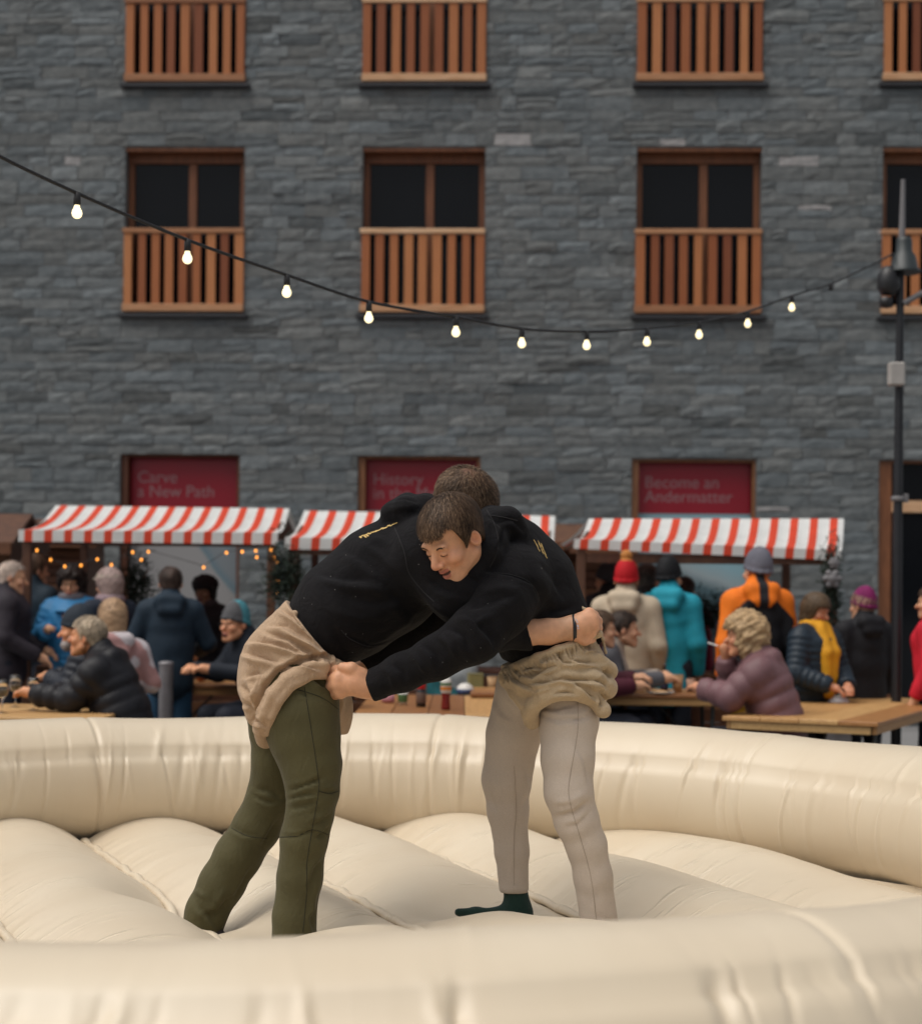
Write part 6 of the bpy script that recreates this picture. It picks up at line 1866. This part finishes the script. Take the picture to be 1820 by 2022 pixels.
bottle(918, 1372, [('bowl', [(0.0005, 0), (0.055, 0.004), (0.075, 0.045), (0.070, 0.045), (0.05, 0.010), (0.0005, 0.010)], m_plain('navy_ceramic', (0.03, 0.06, 0.16), 0.3)), ('filling', [(0.068, 0.040), (0.055, 0.070), (0.03, 0.088), (0.0005, 0.092)], M_white)], None, 'dark blue bowl with white contents on the sauce table', 'bowl', 'bowl')
def cup(x, y, label, s=1.0, mt=None, z=TZ):
    bottle(x, y, [('cup_body', [(0.0005, 0), (0.031*s, 0.001), (0.042*s, 0.118*s), (0.040*s, 0.118*s), (0.029*s, 0.004), (0.0005, 0.004)], mt or M_paper), ('rim', [(0.0425*s, 0.1183*s), (0.0440*s, 0.1203*s), (0.0425*s, 0.1223*s), (0.0405*s, 0.1203*s)], mt or M_paper)], None, label, 'paper_cup', 'cup', z)
cup(972, 1366, 'kraft paper cup by the beige wrestler\'s thigh'); cup(1337, 1367, 'larger kraft paper cup beside the brown bottle', 1.1, None, 0.8005); cup(1363, 1367, 'smaller pinkish paper cup right of the larger cup', 0.85, M_paper2, 0.8005)
p_ = gp_(938, 1364, TZ); bx_ = empty('snack_box', (p_[0], p_[1], TZ), R(10), 'olive cardboard snack box behind the kraft cup', 'box')
m_ = MB(); m_.box((-0.06, -0.04, 0), (0.06, 0.04, 0.13), 0.004); m_.build('carton', m_plain('olive_card', (0.26, 0.22, 0.08), 0.7), bx_)
m_ = MB(); m_.box((-0.062, -0.042, 0.1305), (0.062, 0.042, 0.142), 0.003); m_.build('lid', m_plain('olive_card_lid', (0.20, 0.18, 0.08), 0.7), bx_)
M_amber = m_plain('amber_glass', (0.035, 0.014, 0.005), 0.12)
bottle(1311, 1366, [('bottle_body', [(0.0005, 0), (0.030, 0.002), (0.0305, 0.10), (0.024, 0.13), (0.013, 0.155), (0.012, 0.205)], M_amber), ('cap', [(0.0132, 0.2055), (0.0136, 0.214), (0.0005, 0.216)], M_lab2), ('label', [(0.0308, 0.03), (0.0311, 0.031), (0.0311, 0.085), (0.0308, 0.086)], m_plain('label_blue', (0.05, 0.07, 0.16), 0.5))], None, 'brown beer bottle behind the plate', 'bottle', 'bottle', 0.8005)
bottle(1302, 1370, [('plate_rim', [(0.0005, 0.0), (0.07, 0.001), (0.12, 0.014), (0.119, 0.017), (0.07, 0.006), (0.0005, 0.006)], M_white), ('food', [(0.07, 0.007), (0.055, 0.022), (0.02, 0.030), (0.0005, 0.031)], m_plain('bread', (0.45, 0.27, 0.13), 0.8))], None, 'white plate with food on the plate table', 'plate', 'plate', 0.8005)
bottle(1394, 1367, [('tumbler', [(0.0005, 0), (0.032, 0.001), (0.036, 0.10), (0.034, 0.10), (0.030, 0.005), (0.0005, 0.005)], M_gl)], None, 'clear tumbler right of the paper cups', 'tumbler', 'glass', 0.8005)
cup(396, 1346, 'orange takeaway cup held by the laughing person in the beanie', 1.0, m_plain('orange_cup', (0.42, 0.14, 0.05), 0.6), 0.8005)
q = gp_(391, 1346, 0.8005); nk = empty('napkin', (q[0], q[1], 0.80+0.112), 0, 'crumpled white napkin on the orange cup', 'napkin')
s = SDF(); s.ell((0, 0, 0.02), (0.055, 0.04, 0.028), k=0); V, Q = s.mesh(0.007); V = V+normals(V, Q)*(0.012*wob(V, 120, 3))[:, None]; mesh_np('sheet', V, Q, M_white, nk)
# shopping bag and price boards at the right
q = at(1655, 1370, 13.3); bg_ = empty('carrier_bag', (q[0], q[1], 0.42), 0, 'white plastic carrier bag hanging beside the yellow scarf', 'bag')
s = SDF(); s.cone((0, 0, 0.08), (0, 0, 0.30), 0.10, 0.085, 0); s.cone((-0.05, 0, 0.34), (-0.02, 0, 0.50), 0.012, 0.008, 0.03); s.cone((0.05, 0, 0.34), (0.02, 0, 0.50), 0.012, 0.008, 0.03)
V, Q = s.mesh(0.010); V[:, 1] *= 0.5; V = V+normals(V, Q)*(0.012*wob(V, 45, 6))[:, None]; mesh_np('bag_body', V, Q, m_plain('white_film', (0.55, 0.53, 0.55), 0.4), bg_)
# fairy lights on the left stall
M_amb = m_emit('amber_led', (1.0, 0.36, 0.05), 2.4)
fx = [(73, 1087), (100, 1106), (128, 1119), (160, 1117), (192, 1105), (220, 1116), (262, 1091), (279, 1106), (293, 1090), (402, 1121), (447, 1092), (478, 1090), (505, 1088), (535, 1086), (507, 1101), (541, 1102), (548, 1112), (549, 1139), (549, 1148), (547, 1160), (548, 1170)]
fr_ = empty('fairy_lights', (at(300, 1090, 14.75)[0], 14.75, 0), 0, 'string of small amber fairy lights under the left stall\'s awning and down its post', 'fairy lights')
off = np.array(fr_.location)
fm = None; fp_ = []
for (x, y) in fx:
    q = at(x, y, 14.80)-off; fp_.append(q)
    if fm is None:
        b = MB(); b.lathe([(0.0005, -0.011), (0.008, -0.006), (0.010, 0.0), (0.008, 0.008), (0.004, 0.014)], n=10); o = b.build('led', M_amb, fr_); fm = o.data
    else: o = bpy.data.objects.new('led', fm); col.objects.link(o); o.parent = fr_
    o.location = q
b = MB(); b.tube([p+np.array([0, 0, 0.017]) for p in fp_[:14]], 0.003, 5); b.tube([p+np.array([0, 0, 0.017]) for p in fp_[15:]], 0.003, 5); tag(b.build('wire', M_cable, fr_), kind='stuff')
# fir garlands and white baubles on stall posts
def fir(label, x, y, d, rx, rz_, n, seed, loc=None):
    g = np.random.default_rng(seed); q = at(x, y, d)
    root = empty('fir_branch', tuple(q), 0, label, 'fir branches', 'fir decoration on the stalls')
    V, F = [], []
    for k in range(n):
        p = g.normal(size=3)*np.array([rx, 0.06, rz_])*0.5; dr = g.normal(size=3); dr /= np.linalg.norm(dr); L = g.uniform(0.04, 0.09)
        sd_ = np.cross(dr, g.normal(size=3)); sd_ /= np.linalg.norm(sd_)
        b0 = len(V); V += [p-sd_*0.006, p+sd_*0.006, p+dr*L+sd_*0.003, p+dr*L-sd_*0.003]; F.append((b0, b0+1, b0+2, b0+3))
    tag(mesh_np('needles', np.array(V), np.array(F), M_fir, root, False), kind='stuff')
    m_ = MB(); m_.tube([(-rx*0.7, 0, -rz_*0.6), (0, 0.01, 0), (rx*0.7, 0, rz_*0.6)], 0.008, 6); m_.build('twig', M_brown, root)
fir('dark fir bunch tied to the left stall\'s right post', 562, 1140, 14.7, 0.16, 0.24, 900, 1)
fir('dark fir bunch behind the flat cap', 268, 1165, 15.6, 0.16, 0.30, 900, 2)
fir('dark fir bunch on the right stall\'s post', 1640, 1160, 14.4, 0.07, 0.34, 700, 3)
fir('fir greenery on the counter below the dark poster', 1395, 1215, 15.3, 0.35, 0.18, 1000, 4)
for (x, y, r, lb) in ((1646, 1112, 0.035, 'upper white flower bauble on the right stall\'s post'), (1642, 1143, 0.055, 'larger white flower bauble lower on the right stall\'s post')):
    q = at(x, y, 14.25); s = SDF(); s.ell((0, 0, 0), (r, r, r), k=0)
    for w in np.linspace(0, 2*np.pi, 7)[:-1]: s.ell((r*math.cos(w), -r*0.3, r*math.sin(w)), (r*0.5,)*3, k=0.01)
    V, Q = s.mesh(0.008); root = mesh_np('bauble', V, Q, M_post2, None); root.location = q; tag(root, lb, 'bauble')
